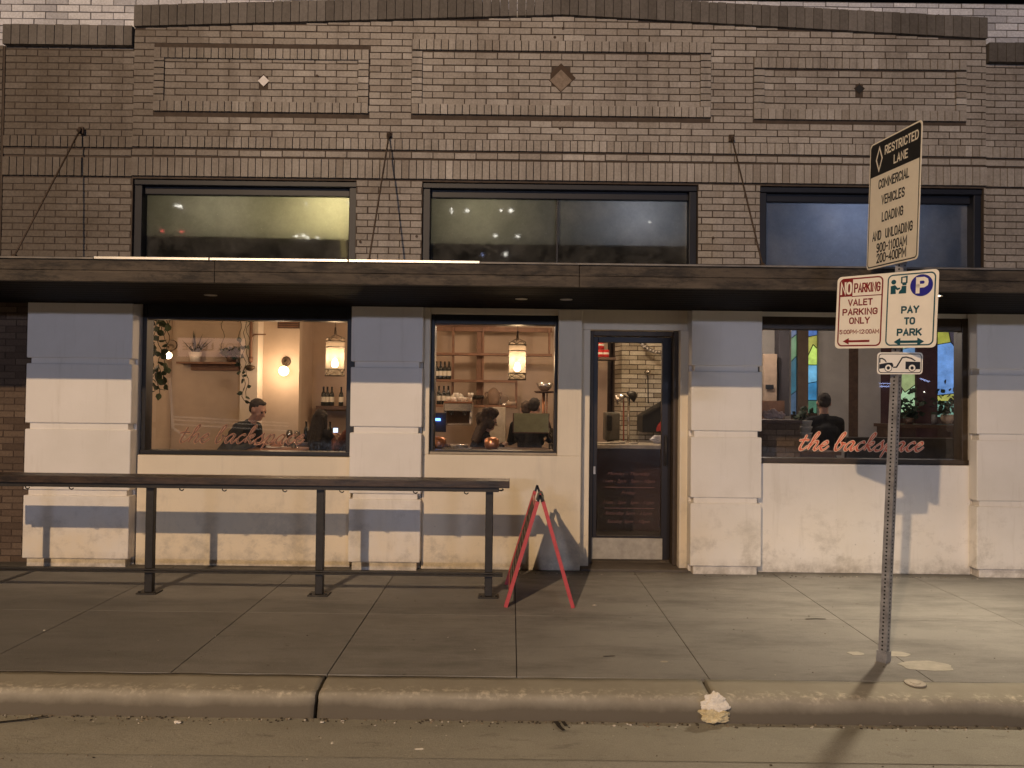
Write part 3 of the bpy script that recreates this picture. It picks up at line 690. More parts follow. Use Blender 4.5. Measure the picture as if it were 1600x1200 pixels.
mb = MB(); mb.box(-2.36, 2.31, -.075, -.036, .185, .197, 0, .002); mb.box(-2.36, 2.31, -.075, -.036, .205, .217, 0, .002)
mb.build('foot_rail', M_STEEL, T)
for x in (-1.72, -1.35, -.42, -.06, .45, .93, 1.55, 1.98):
    mb = MB(); mb.tube([(x, -.07, .90), (x, -.07, .885), (x+.02, -.07, .876), (x+.035, -.07, .888)], .005, 6); mb.build('bag_hook', M_STEEL, T)
mb = MB(); mb.tube([(2.22, -.03, .91), (2.28, -.03, .905), (2.30, -.03, .905), (2.305, -.03, .92)], .007, 6); mb.build('bag_hook', M_STEEL, T)

# red A-frame board
T = empty('sandwich_board', (.24, -.86, 0), 'folding red wooden sandwich board standing beside the ledge', 'sandwich board')
def leaf(x0, x1, ytop):
    r = bpy.data.objects.new
    mb = MB(); up = (0, 1, 0)
    for y in (-.375, .375):
        mb.bar((x0, y, 0), (x1, y*.96, .85), .03, .05, 0, up)
    dx = (x1-x0)
    for z in (.10, .80): 
        x = x0+dx*z/.85; mb.bar((x, -.355, z), (x, .355, z), .018, .05, 0)
    fr = mb.build('leaf_frame', M_RED, T)
    mb = MB(); xa, xb = x0+dx*.125/.85, x0+dx*.775/.85
    mb.bar((xa, 0, .125), (xb, 0, .775), .70, .010, 0, (1, 0, .0))
    mb.build('board_panel', M_CHALK, fr)
    return xa, xb
for x0, x1 in ((-.27, -.02), (.275, .025)):
    xa, xb = leaf(x0, x1, 0)
sq = MB()
for k in range(9):
    z = .20+k*.062; x = -.27+.25*z/.85-.0105-.004; pts = []
    for i in range(40):
        u = i/39; pts.append((x+(.25/.85)*.012*math.sin(i*2.1), -.28+.56*u*(.7+.3*math.sin(k*3)), z+.016*math.sin(i*1.9+k)))
    sq.tube(pts, .0022, 4)
sq.build('chalk_writing', mat('chalk', (.22, .17, .13), .9), T)
for y in (-.345, .345): 
    mb = MB()
    mb.bar((-.022, y, .83), (.0, y, .905), .02, .014, 0, (0, 1, 0)); mb.bar((.024, y, .83), (.0, y, .90), .02, .014, 0, (0, 1, 0)); mb.build('hinge', M_BLACK, T)
mb = MB(); mb.tube([(-.025, -.33, .86), (-.012, -.33, .915), (.008, -.33, .928), (.022, -.33, .90), (.026, -.33, .85)], .009, 8); mb.build('carry_handle', mat('grey_cord', (.12, .12, .10), .8), T)

# leaning street sign post with three signs
base = Vector((2.449, -2.44, 0)); LEAN = math.atan2(.109, 2.616)
T = empty('street_sign_post', base, 'leaning perforated steel post carrying restricted lane, valet, pay to park and tow signs', 'street sign')
T.rotation_euler = (0, LEAN, 0)
a = R(-51); ca, sa = math.cos(a), math.sin(a)
mb = MB(); w = .0255
def rz(x, y): return (x*ca-y*sa, x*sa+y*ca)
c = [rz(*q) for q in ((-w, -w), (w, -w), (w, w), (-w, w))]
mb.slab(c, -.02, 3.30)
for k in range(128):
    z = .03+k*.0254
    for nx, ny in ((0, -1), (1, 0), (-1, 0), (0, 1)):
        p = rz(nx*(w+.0008), ny*(w+.0008)); q = rz(nx*(w-.002), ny*(w-.002))
        mb.cyl((*q, z), (*p, z), .0062, .0062, 8, 1)
mb.build('post', [M_ZINC, M_DARK], T)
mb = MB(); mb.slab([rz(*q) for q in ((-.033, -.033), (.033, -.033), (.033, .033), (-.033, .033))], -.02, .07); mb.build('base_sleeve', M_ZINC, T)

def sign_panel(name, label, centre, rot, w, h, r=.03):
    o = bpy.data.objects.new(name, None); COL.objects.link(o)
    mb = MB(); mb.prism(rr(w, h, r), 0, .0025); o2 = mb.build(name, M_WHITE, T)
    bpy.data.objects.remove(o)
    o2['label'] = label
    Rm = Matrix.Rotation(rot[0], 4, 'Z') @ Matrix.Rotation(rot[1], 4, 'X') @ Matrix.Rotation(rot[2], 4, 'Y')
    Wm = Matrix.Translation(Vector(centre)) @ Rm
    Tm = Matrix.Translation(base) @ Matrix.Rotation(LEAN, 4, 'Y')
    o2.matrix_local = Tm.inverted() @ Wm
    return o2
W1, H1 = .585, .872
s1 = sign_panel('sign_panel', 'tall sign with a black restricted lane header over cream', (2.512, -2.42, 3.04), (R(-84.7), R(-.5), R(2.2)), W1, H1)
mb = MB(); ring(mb, rr(W1-.02, H1-.02, .028), rr(W1-.036, H1-.036, .02), -.0006, 0)
mb.build('border', M_BLACK, s1)
mb = MB(); hp = [(x, z) for x, z in rr(W1-.03, H1-.03, .024)]
top = [(x, max(z, H1*.5-.235)) for x, z in hp]; mb.bm.faces.new([mb.bm.verts.new((x, -.0009, z)) for x, z in top]); mb.build('black_header', M_BLACK, s1)
mb = MB(); cz = H1/2-.125; cx = -.175; q = [(cx-.042, cz), (cx, cz-.092), (cx+.042, cz), (cx, cz+.092)]; qi = [(cx-.028, cz), (cx, cz-.064), (cx+.028, cz), (cx, cz+.064)]
ring(mb, q, qi, -.0016, 0); signtext(mb, 'RESTRICTED', .075, H1/2-.082, .37, .062, -.0016); signtext(mb, 'LANE', .075, H1/2-.172, .155, .060, -.0016)
mb.build('white_lettering', M_WHITE, s1, recalc=False)
mb = MB()
for t, f, ww in (('COMMERCIAL', .345, .345), ('VEHICLES', .475, .262), ('LOADING', .61, .24), ('AND  UNLOADING', .745, .455), ('900-1100AM', .843, .345), ('200-400PM', .925, .335)):
    signtext(mb, t, .0, H1/2-f*H1, ww, .066, -.0012, 0, .165)
mb.build('black_lettering', M_BLACK, s1, recalc=False)

W2, H2 = .665, .495
s2 = sign_panel('sign_panel', 'wide double sign of red valet parking and green pay to park halves', (2.452, -2.432, 2.297), (R(-51), R(-1), R(1.8)), W2, H2)
hw = W2*.455
cl, cr = -W2/2+W2*.03+hw/2-.004, W2/2-W2*.03-hw/2+.004; hh = H2-.028
def shifted(p, dx): return [(x+dx, z) for x, z in p]
mb = MB(); ring(mb, shifted(rr(hw, hh, .035), cl), shifted(rr(hw-.019, hh-.019, .026), cl), -.0008, 0)
l, r_, tp, bt = cl-hw/2, cl+hw/2, hh/2, -hh/2
nb = [(x+cl, z) for x, z in rr(hw-.01, hh-.01, .03)]
hdr = [(min(x, l+hw*.315), max(z, tp-.125)) for x, z in nb]; mb.bm.faces.new([mb.bm.verts.new((x, -.0011, z)) for x, z in hdr])
mb.quad([(l+hw*.3, -.0008, tp-.129), (r_-.005, -.0008, tp-.129), (r_-.005, -.0008, tp-.123), (l+hw*.3, -.0008, tp-.123)])
signtext(mb, 'PARKING', l+hw*.645, tp-.070, hw*.58, .066, -.0013, 0, .15)
for t, z, ww, h_ in (('VALET', .168, .56, .046), ('PARKING', .232, .80, .046), ('ONLY', .292, .47, .046), ('5:00PM-12:00AM', .368, .90, .030)):
    signtext(mb, t, cl, tp-z, hw*ww, h_, -.0013, 0, .17 if h_ < .04 else .20)
z = tp-.432; mb.quad([(cl-.07, -.0013, z-.007), (cl+.075, -.0013, z-.007), (cl+.075, -.0013, z+.007), (cl-.07, -.0013, z+.007)])
mb.bm.faces.new([mb.bm.verts.new(p) for p in ((cl-.11, -.0013, z), (cl-.068, -.0013, z-.022), (cl-.068, -.0013, z+.022))])
mb.build('red_legend', M_SRED, s2, recalc=False)
mb = MB(); signtext(mb, 'NO', l+hw*.165, tp-.068, hw*.25, .088, -.0018, 0, .16); mb.build('white_lettering', M_WHITE, s2, recalc=False)
mb = MB(); ring(mb, shifted(rr(hw, hh, .035), cr), shifted(rr(hw-.017, hh-.017, .027), cr), -.0008, 0)
signtext(mb, 'PAY', cr, tp-.235, .112, .048, -.0013, 0, .23); signtext(mb, 'TO', cr, tp-.308, .068, .048, -.0013, 0, .23); signtext(mb, 'PARK', cr, tp-.38, .155, .048, -.0013, 0, .23)
z = tp-.442
mb.quad([(cr-.055, -.0013, z-.008), (cr+.055, -.0013, z-.008), (cr+.055, -.0013, z+.008), (cr-.055, -.0013, z+.008)])
for sgn in (-1, 1): mb.bm.faces.new([mb.bm.verts.new(p) for p in ((cr+sgn*.095, -.0013, z), (cr+sgn*.053, -.0013, z-.026), (cr+sgn*.053, -.0013, z+.026))])
# person paying at a machine
L0 = cr-hw/2
def poly(pts, y=-.0013): mb.bm.faces.new([mb.bm.verts.new((L0+x, y, tp-z)) for x, z in pts])
poly([(.040+.016*math.cos(R(k*30)), .050+.016*math.sin(R(k*30))) for k in range(12)])
poly([(.022, .075), (.050, .070), (.066, .090), (.082, .088), (.084, .098), (.064, .104), (.054, .096), (.056, .128), (.022, .128)])
poly([(.086, .020), (.128, .014), (.128, .060), (.122, .066), (.122, .075), (.096, .075), (.096, .066), (.086, .060)]); poly([(.093, .079), (.122, .079), (.122, .128), (.074, .128), (.078, .110), (.090, .100)])
mb.build('green_legend', M_TEAL, s2, recalc=False)
mb = MB(); cz = tp-.083; cx = cr+hw*.215
mb.bm.faces.new([mb.bm.verts.new((cx+.070*math.cos(R(k*12)), -.0022, cz+.070*math.sin(R(k*12)))) for k in range(30)]); mb.build('blue_disc', M_BLUE, s2, recalc=False)
mb = MB(); signtext(mb, 'P', cx+.004, cz, .072, .105, -.0030, 0, .24)
def box2(x0, x1, z0, z1, y): mb.quad([(L0+x0, y, tp-z0), (L0+x1, y, tp-z0), (L0+x1, y, tp-z1), (L0+x0, y, tp-z1)])
box2(.096, .118, .026, .056, -.0019)
mb.build('white_symbol', M_WHITE, s2, recalc=False)

W3, H3 = .302, .142
s3 = sign_panel('sign_panel', 'small tow away sign with a truck towing a car', (2.528, -2.488, 1.947), (R(2), R(3), R(-.6)), W3, H3, .022)
mb = MB(); ring(mb, rr(W3-.016, H3-.016, .02), rr(W3-.026, H3-.026, .016), -.0006, 0)
def pl(pts, y=-.001): mb.bm.faces.new([mb.bm.verts.new((x, y, z)) for x, z in pts])
pl([(-.137, -.006), (-.085, .004), (-.052, .004), (-.044, -.012), (-.046, -.024), (-.137, -.036)])
pl([(-.137, .004), (-.137, .034), (-.118, .036), (-.098, .024), (-.088, .008), (-.094, .006), (-.104, .018), (-.12, .028), (-.13, .027), (-.131, .004)])
pl([(-.046, -.022), (-.026, -.020), (.012, .042), (.040, .046), (.078, .036), (.104, .018), (.098, .014), (.074, .028), (.040, .037), (.017, .034), (-.020, -.029), (-.046, -.030)])
pl([(.036, .012), (.134, .010), (.134, -.038), (.036, -.038)])
for cx in (-.078, .080): mb.bm.faces.new([mb.bm.verts.new((cx+.026*math.cos(R(k*20)), -.0014, -.030+.026*math.sin(R(k*20)))) for k in range(18)])
mb.build('black_symbol', M_BLACK, s3, recalc=False)
for cx in (-.078, .080):
    mb = MB(); ring(mb, [(cx+.022*math.cos(R(k*20)), -.030+.022*math.sin(R(k*20))) for k in range(18)], [(cx+.011*math.cos(R(k*20)), -.030+.011*math.sin(R(k*20))) for k in range(18)], -.0019, 0); mb.build('white_wheel', M_WHITE, s3, recalc=False)
for z in (2.82, 3.25, 2.10, 2.50, 1.97):
    mb = MB(); mb.bar(Vector((0, 0, z)), Vector((-.028, -.036, z)), .012, .012); mb.build('sign_bolt', M_GALV, T)

# litter
def crumple(name, loc, r, sc, mats, seed, amp=.35, sub=5):
    mb = MB(); bmesh.ops.create_icosphere(mb.bm, subdivisions=sub, radius=1)
    for v in mb.bm.verts:
        d = v.co.normalized(); k = 1+amp*noise.noise(d*1.7+Vector((seed, 0, 0)))*1.6+amp*.8*abs(noise.noise(d*4.3+Vector((0, seed, 0))))-amp*.55*abs(noise.noise(d*7+Vector((seed, seed, 0))))+amp*.22*noise.noise(d*15+Vector((seed, seed, 0)))
        v.co = Vector((d.x*sc[0], d.y*sc[1], d.z*sc[2]))*k*r
    zm = min(v.co.z for v in mb.bm.verts)
    for v in mb.bm.verts: v.co.z -= zm
    for f in mb.bm.faces: f.smooth = False
    return mb.build(name, mats, None, loc)
M_PAPER = mat('white_paper', (.82, .77, .68), .8, 0, .08, 20); M_CRUMB = mat('yellowed_paper', (.66, .57, .36), .8, 0, .2, 25)
p = atz(1117, 1131, -.142)
mb = MB(); 
o = crumple('crumpled_paper', (p.x, p.y+.02, -.143), .072, (1.1, .62, .5), M_CRUMB, 3.3, .30)
q = crumple('paper_fold', (.005, .0, .028), .065, (1.0, .42, .85), M_PAPER, 12.6, .34); q.parent = o
tag(o, 'crumpled white paper wrapper lying in the gutter against the curb joint', 'litter')
lit = ((277, 1130, .028, (1, .75, .35), 'small white oval scrap lying alone in the gutter', 'paper_scrap'), (929, 947, .018, (1.4, .8, .5), 'pale scrap on the sidewalk beyond the red board leg', 'paper_scrap'), (655, 1172, .03, (1.3, .35, .2), 'thin white paper strip lying on the roadway', 'paper_scrap'),
       (503, 1129, .013, (1.2, .8, .4), 'white crumb in the gutter below the curb joint', 'paper_scrap'), (519, 1162, .014, (.8, 1.4, .4), 'slanted white straw bit on the roadway', 'paper_scrap'), (1082, 1124, .010, (1.2, .8, .6), 'tiny white crumb close beside the crumpled wrapper', 'paper_scrap'),
       (1058, 1122, .012, (1.5, .8, .5), 'flat pale crumb in the gutter short of the wrapper', 'paper_scrap'), (1388, 1130, .018, (1.7, .7, .4), 'pale scrap in the gutter under the signpost shadow', 'paper_scrap'), (586, 1077, .016, (1.2, .8, .25), 'pale fleck stuck to the curb edge', 'gum_spot'),
       (69, 985, .010, (1.1, .9, .35), 'lone white speck on the sidewalk by the ledge end', 'paper_scrap'), (1038, 1034, .022, (1.4, .8, .12), 'flattened pale gum spot on the sidewalk slab', 'gum_spot'), (947, 938, .007, (1, 1, .5), 'tiny crumb on the sidewalk by the door', 'paper_scrap'))
for k, (px, py, r, sc, lb, nm) in enumerate(lit):
    zz = -.142 if py > 1110 else (0 if py < 1060 else -.018)
    if py > 1150: zz = -.148
    p = atz(px, py, zz); o = crumple(nm, (p.x, p.y, zz-.001), r*.75, sc, M_PAPER if 'white' in lb else mat('grey_gum', (.42, .37, .30), .8), k*2.7+1, .25, 2); tag(o, lb, 'litter')
mb = MB(); rg = random.Random(11)
def grit(x, y, z, r):
    mt = Matrix.Translation((x, y, z+r*.4)) @ Matrix.Rotation(rg.uniform(0, 3), 4, 'Z') @ Matrix.Diagonal((rg.uniform(.7, 1.6), rg.uniform(.7, 1.2), rg.uniform(.4, .8), 1))
    mi = rg.choice((0, 0, 0, 1, 1, 2))
    for v_ in bmesh.ops.create_icosphere(mb.bm, subdivisions=1, radius=r, matrix=mt)['verts']:
        for f_ in v_.link_faces: f_.material_index = mi
for i in range(520): grit(rg.uniform(-4.2, 4.2), -3.085-abs(rg.gauss(0, .035)), -.150, rg.uniform(.003, .0085))
for i in range(240): grit(rg.uniform(-4.5, 4.5), rg.uniform(-3.9, -3.1), -.146, rg.uniform(.002, .006))
for i in range(170): grit(rg.uniform(-4.7, 4.7), rg.uniform(-2.8, -.02), 0, rg.uniform(.002, .005))
for i in range(200): grit(rg.uniform(-4.7, 4.7), -.02-abs(rg.gauss(0, .03)), 0, rg.uniform(.002, .007))
tag(mb.build('gravel', [mat('dark_grit', (.08, .066, .05), .95), mat('tan_grit', (.26, .21, .15), .95), mat('pale_grit', (.55, .50, .42), .95)]), 'loose grit and crumbs swept along the curb and wall foot', None, None, 'stuff')
p = atz(1430, 1068, 0); mb = MB(); mb.cyl((0, 0, 0), (0, 0, .006), .062, .058, 24); mb.cyl((0, 0, .006), (0, 0, .009), .03, .028, 20)
tag(mb.build('valve_cover', mat('pale_cast_metal', (.42, .37, .30), .6, .2, .15, 20), None, (p.x, p.y, .0)), 'small round metal cover set in the sidewalk near the signpost', 'cover')

# ================================================================== INTERIOR
M_PLAST = mat('tan_plaster', (.50, .40, .31), .9, 0, .10, 1.6); M_PLASTL = mat('pale_plaster', (.62, .54, .45), .9, 0, .08, 1.6)
M_GREYP = mat('grey_plaster', (.36, .33, .30), .9, 0, .16, 1.3)
M_WOODD = mat('dark_wood', (.075, .04, .025), .55, 0, .3, 12); M_WOODM = mat('brown_wood', (.17, .085, .05), .6, 0, .25, 12)
M_FLOOR = mat('dark_floor', (.06, .045, .035), .6, 0, .3, 4); M_CEIL = mat('ceiling_paint', (.66, .58, .48), .9)
M_MARBLE = mat('pale_marble', (.60, .56, .50), .3, 0, .25, 10); M_DCLOTH = mat('black_cloth', (.010, .010, .012), .95, 0, .3, 20)
M_GCLOTH = mat('charcoal_cloth', (.028, .028, .026), .95, 0, .3, 20)
M_BOT = mat('dark_bottle', (.012, .012, .008), .15, 0, .2); M_LABEL = mat('bottle_label', (.62, .56, .45), .7); M_CER = mat('white_ceramic', (.72, .66, .58), .4)
M_LEAF = mat('leaf_green', (.035, .055, .02), .6, 0, .35, 20); M_LEAFD = mat('dark_leaf', (.018, .032, .016), .6, 0, .35, 20); M_STEM = mat('stem', (.05, .045, .02), .8)
M_CHROME = mat('chrome', (.55, .52, .48), .22, .9, .15, 10); M_COPPER = mat('copper', (.45, .22, .13), .3, .85, .15, 9)
def struct(mb, name, m, lab=None):
    o = mb.build(name, m); return tag(o, lab, None, None, 'structure')
mb = MB(); mb.box(-7, 7.2, .37, 8.5, -.06, .0); struct(mb, 'floor', M_FLOOR)
mb = MB(); mb.box(-7, 7.2, .96, 8.5, 3.0, 3.1); mb.box(-7, 7.2, .36, .96, 2.681, 2.699); struct(mb, 'ceiling', M_CEIL)
YL = 4.2
xc = at(384, 600, YL).x; xd = at(402, 600, YL-.25).x; xe = at(467, 600, YL).x; xl = at(268, 600, YL).x
mb = MB()
mb.box(-7, xe, YL, YL+.15, 0, 3.0); struct(mb, 'dining_wall', M_PLAST)
mb = MB(); mb.box(xc, xd, YL-.25, YL-.002, 0, 3.0); struct(mb, 'wall_pier', M_PLASTL)
mb = MB(); mb.box(-7, xl, YL-.9, YL-.002, 0, 3.0); struct(mb, 'corner_wall', M_PLAST)
mb = MB(); mb.box(xe-.10, xe, YL+.15, 5.6, 0, 3.0); mb.box(xe, 1.55, 5.0, 5.15, 0, 3.0); struct(mb, 'kitchen_wall', mat('brown_plaster', (.44, .33, .25), .9, 0, .12, 1.8))
mb = MB(); mb.box(1.55, 3.3, 5.35, 5.5, 0, 3.0); struct(mb, 'oven_wall', M_WOODD)
mb = MB(); mb.box(2.33, 2.43, .37, 5.0, 0, 3.0); struct(mb, 'dividing_wall', mat('dim_plaster', (.30, .26, .22), .9, 0, .15, 1.5))
mb = MB(); mb.box(-7.1, -7, .37, 8.5, 0, 3.1); mb.box(7.2, 7.3, .37, 8.5, 0, 3.1); struct(mb, 'end_wall', M_PLAST)

# warm bulb material, lights
LIGHTS = []
def lamp(name, loc, power, col, r=.04, parent=None, kind='POINT'):
    ld = bpy.data.lights.new(name, kind); ld.energy = power; ld.color = col
    if kind == 'AREA': ld.size = r
    else: ld.shadow_soft_size = r
    o = bpy.data.objects.new(name, ld); COL.objects.link(o); o.location = loc
    if parent: o.parent = parent
    return o
WARM = (1, .68, .42)
M_BULB = glow('bulb_glow', (1, .80, .52), 30); M_CAGE = mat('bronze_cage', (.055, .035, .02), .5, .5)
m, nt, b = new_mat('lantern_glass'); nt.nodes.remove(b); out = nt.nodes['Material Output']
tr = N(nt, 'ShaderNodeBsdfTransparent'); tr.inputs[0].default_value = (.9, .85, .75, 1); tl = N(nt, 'ShaderNodeBsdfTranslucent'); tl.inputs[0].default_value = (.85, .75, .6, 1)
mx = N(nt, 'ShaderNodeMixShader'); mx.inputs[0].default_value = .11; nt.links.new(tr.outputs[0], mx.inputs[1]); nt.links.new(tl.outputs[0], mx.inputs[2]); nt.links.new(mx.outputs[0], out.inputs[0]); M_LGLASS = m
def pendant(loc, label, rz, n=6):
    h, r = .50, .118
    T = empty('pendant_lantern', loc, label, 'pendant lamp', 'bronze pendant lanterns', rz)
    ps = [(r*math.cos(2*math.pi*i/n), r*math.sin(2*math.pi*i/n)) for i in range(n)]
    mb = MB(); bw = .021
    for i in range(n):
        a, c = ps[i], ps[(i+1) % n]; mx_ = ((a[0]+c[0])/2, (a[1]+c[1])/2)
        mb.bar((*a, 0), (*a, h-.02), bw, bw)
        for z in (.006, .085, h-.06, h-.135): mb.bar((*a, z), (*c, z), .012, .012)
        mb.bar((*a, .01), (*c, .082), .008, .008); mb.bar((*c, .01), (*a, .082), .008, .008)
        pr = None
        for k in range(7):
            t = k/6; q = (a[0]+(c[0]-a[0])*t, a[1]+(c[1]-a[1])*t, h-.06+.045*math.sin(math.pi*t))
            if pr: mb.bar(pr, q, .008, .008)
            pr = q
        mb.bar((*mx_, h-.135), (*mx_, h-.02), .009, .009)
    for i in range(0, n, 2): mb.bar((*ps[i], h-.02), (0, 0, h+.03), .008, .008)
    mb.cyl((0, 0, h+.0), (0, 0, h+.12), .018, .012)
    mb.build('cage', M_CAGE, T)
    mb = MB()
    for i in range(n):
        a, c = ps[i], ps[(i+1) % n]; mb.quad([(a[0]*.97, a[1]*.97, .01), (c[0]*.97, c[1]*.97, .01), (c[0]*.97, c[1]*.97, h-.03), (a[0]*.97, a[1]*.97, h-.03)])
    mb.build('glass_panel', M_LGLASS, T)
    mb = MB(); mb.lathe([(0, .11), (.032, .122), (.042, .155), (.030, .195), (.014, .22), (0, .225)], n=12); mb.build('bulb', M_BULB, T)
    mb = MB(); z = h+.12
    while z < 3.0-loc[2]: 
        mb.tube([(.0, 0, z), (.008, 0, z+.015), (.0, 0, z+.03), (-.008, 0, z+.015), (0, 0, z)], .003, 4); z += .028
    mb.build('chain', M_CAGE, T)
    lamp('lantern_light', (0, 0, .26), 13, WARM, .03, T)
    return T
p = at(523, 588, 2.2); pendant(p, 'bronze glass lantern hanging over the dining room beside the white pilaster', .15)
p = at(808, 594, 2.2); pendant(p, 'bronze glass lantern hanging before the kitchen shelves', .40)
# wall sconces
def sconce(px, py, Y, label, power, ballr=.075):
    p = at(px, py, Y); T = empty('wall_sconce', (p.x, Y, p.z), label, 'wall lamp', 'globe wall lamps')
    mb = MB(); mb.cyl((0, -.002, .15), (0, -.025, .15), .075, .065, 20); mb.tube([(0, -.02, .15), (0, -.10, .15), (0, -.12, .12), (0, -.12, .07)], .009); mb.build('bracket', M_CAGE, T)
    mb = MB(); mb.ball((0, -.12, 0), ballr, 0, 3); mb.build('globe', glow('globe_glow_%s' % ('a' if power > 10 else 'b'), (1, .74, .42), 9), T)
    lamp('sconce_light', (0, -.32, .0), power, WARM, .08, T)
sconce(447, 580, YL, 'glowing round globe lamp on the plaster wall above the seated man', 16)
sconce(269, 556, YL-.9, 'dim globe lamp on the corner wall behind the hanging vine', 4, .05)
# conduit, vent, ledge with pots
pc = at(391, 560, YL-.28)
T = empty('wall_conduit', (pc.x, YL-.27, pc.z), 'dark vertical pipe with side arm running down the pale wall pier', 'pipe')
mb = MB(); mb.tube([(0, 0, 1.0), (0, 0, -.02)], .022); mb.tube([(0, 0, .30), (.05, 0, .36), (.22, 0, .36)], .010); mb.cyl((0, 0, .02), (0, 0, -.06), .035, .03); mb.build('pipe', M_WOODM, T)
mb = MB(); mb.cyl((0, -.01, -.06), (0, -.01, -.10), .012); mb.lathe([(0, -.22), (.035, -.21), (.08, -.17), (.07, -.14), (.02, -.13), (0, -.13)], (0, -.02, .03)); mb.build('lamp_head', M_CAGE, T)
x0, x1, z0, z1 = rpx(434, 468, 500, 513, YL-.02)
T = empty('wall_vent', ((x0+x1)/2, YL, (z0+z1)/2), 'dark slatted vent high on the dining wall above the globe lamp', 'vent'); w = (x1-x0)/2; h = (z1-z0)/2
mb = MB(); mb.box(-w, w, -.03, -.001, -h, h); mb.build('frame', M_WOODD, T)
mb = MB(); [mb.box(-w*.92, w*.92, -.036, -.031, -h+.02+.03*k, -h+.032+.03*k) for k in range(int(2*h/.03)-1)]; mb.build('slats', M_WOODM, T)

x0, x1, z0, z1 = rpx(303, 370, 563, 572, YL-.2)
mb = MB(); mb.box(x0-.25, x1, YL-.24, YL-.003, z0+.03, z0+.06, 0, .003); mb.box(x1-.75, x1-.02, YL-.05, YL-.004, z0-.06, z0+.029)
tag(mb.build('plant_shelf', M_WOODM), 'long thin wall shelf holding house plants in the dining room', 'shelf'); zsh = z0+.061; xsh = (x0, x1)

# plants
def leaf(mb, p, d, s, m=0):
    d = Vector(d).normalized(); u = d.cross(Vector((random.uniform(-1, 1), random.uniform(-1, 1), random.uniform(-.3, 1)))).normalized()
    n = d.cross(u)*.12*s; pts = [(0, 0), (.25, .36), (.55, .40), (1, 0), (.55, -.40), (.25, -.36)]
    P = [Vector(p)+d*a*s+u*b*s+n*abs(b)*2 for a, b in pts]
    mb.bm.faces.new([mb.bm.verts.new(q) for q in (P[0], P[1], P[2], P[3])]).material_index = m
    mb.bm.faces.new([mb.bm.verts.new(q) for q in (P[0], P[3], P[4], P[5])]).material_index = m
def vine(name, px, py, Y, strands, label, s=.085, ztop=2.95, mm=None):
    p = at(px, py, Y); zt = ztop
    T = empty(name, (p.x, Y, zt), label, 'hanging plant', 'trailing plants in the dining window')
    st = MB(); lf = MB()
    for dx, z0, z1, nl in strands:
        x = dx; pts = []; k = max(3, int((z0-z1)/.05))
        for i in range(k+1):
            z = z0+(z1-z0)*i/k; pts.append((x+.02*math.sin(i*1.3+dx*20), random.uniform(-.02, .02), z))
        st.tube(pts, .004, 5)
        for i in range(nl):
            j = (i/ max(1, nl-1))**.55*k; q = pts[min(k, int(j))]
            leaf(lf, q, (random.uniform(-1, 1), random.uniform(-.6, .6), random.uniform(-1, .2)), s*random.uniform(.7, 1.25))
    mb = MB(); mb.lathe([(0, 0), (.07, 0), (.10, .12), (.09, .12), (0, .09)], n=14); mb.build('pot', M_WOODM, T)
    st.build('stem', M_STEM, T); lf.build('foliage', mm or M_LEAF, T, recalc=False)
k = 9.0/1202
vine('trailing_vine', 245, 540, 1.5, [(-.09, 0, -.80, 8), (-.03, .05, -1.0, 16), (.03, 0, -1.02, 14), (.10, .02, -.92, 10), (.13, .05, -.50, 3), (-.06, .0, -.3, 9), (.02, .0, -.25, 8)], 'large trailing vine hanging in the corner of the dining window', .095, 2.72)
vine('trailing_vine', 378, 560, 1.8, [(-.03, .0, -.62, 7), (.03, .0, -.98, 9), (.07, .0, -.92, 8), (-.24, .05, -.36, 2)], 'small trailing vine hanging in front of the wall conduit', .07, 2.60, M_LEAFD)
xm = xsh[0]+.02
T = empty('spiky_plant', (at(305, 560, YL-.12).x, YL-.12, zsh), 'spiky aloe like plant in a pale pot on the wall shelf', 'potted plant')
mb = MB(); mb.lathe([(0, 0), (.07, 0), (.095, .15), (.08, .15), (0, .13)]); mb.build('pot', M_CER, T)
mb = MB()
for i in range(22):
    a = random.uniform(0, 6.28); t = random.uniform(.1, .95); L = random.uniform(.2, .36); d = Vector((math.cos(a)*math.sin(t), .5*math.sin(a)*math.sin(t), math.cos(t)))
    mb.cyl((0, 0, .12), Vector((0, 0, .12))+d*L, .014, .001, 5)
mb.build('foliage', M_LEAFD, T)
T = empty('leafy_plant', (at(362, 560, YL-.12).x, YL-.12, zsh), 'low bushy plant at the end of the wall shelf', 'potted plant')
mb = MB(); mb.lathe([(0, 0), (.06, 0), (.08, .10), (0, .09)]); mb.build('pot', M_WOODD, T)
mb = MB(); [leaf(mb, (random.uniform(-.12, .12), random.uniform(-.05, .05), .1+random.uniform(0, .08)), (random.uniform(-1, 1), random.uniform(-.5, .5), random.uniform(-.1, 1)), .09) for i in range(40)]; mb.build('foliage', M_LEAF, T, recalc=False)

# bottles
BOTTLES = {}
def bottle(loc, label, group, h=.30, lab=True, m=None):
    key = (round(h, 2), lab)
    if key in BOTTLES: return copy_tree(BOTTLES[key], loc, label, group)
    T = empty('wine_bottle', loc, label, 'bottle', group); s = h/.30
    mb = MB(); mb.lathe([(0, 0), (.036, 0), (.037, .02), (.037, .17), (.030, .20), (.015, .225), (.0135, .285), (.016, .288), (.016, .30), (0, .30)] if s == 1 else [(a*s, b*s) for a, b in [(0, 0), (.036, 0), (.037, .02), (.037, .17), (.030, .20), (.015, .225), (.0135, .285), (.016, .288), (.016, .30), (0, .30)]], n=12); mb.build('glass', M_BOT, T)
    if lab:
        mb = MB(); mb.cyl((0, 0, .06*s), (0, 0, .14*s), .0376*s, .0376*s, 14, 0, False); mb.build('label', M_LABEL, T)
    BOTTLES[key] = T; return T
ord_ = ['first', 'second', 'third', 'fourth', 'fifth', 'sixth']
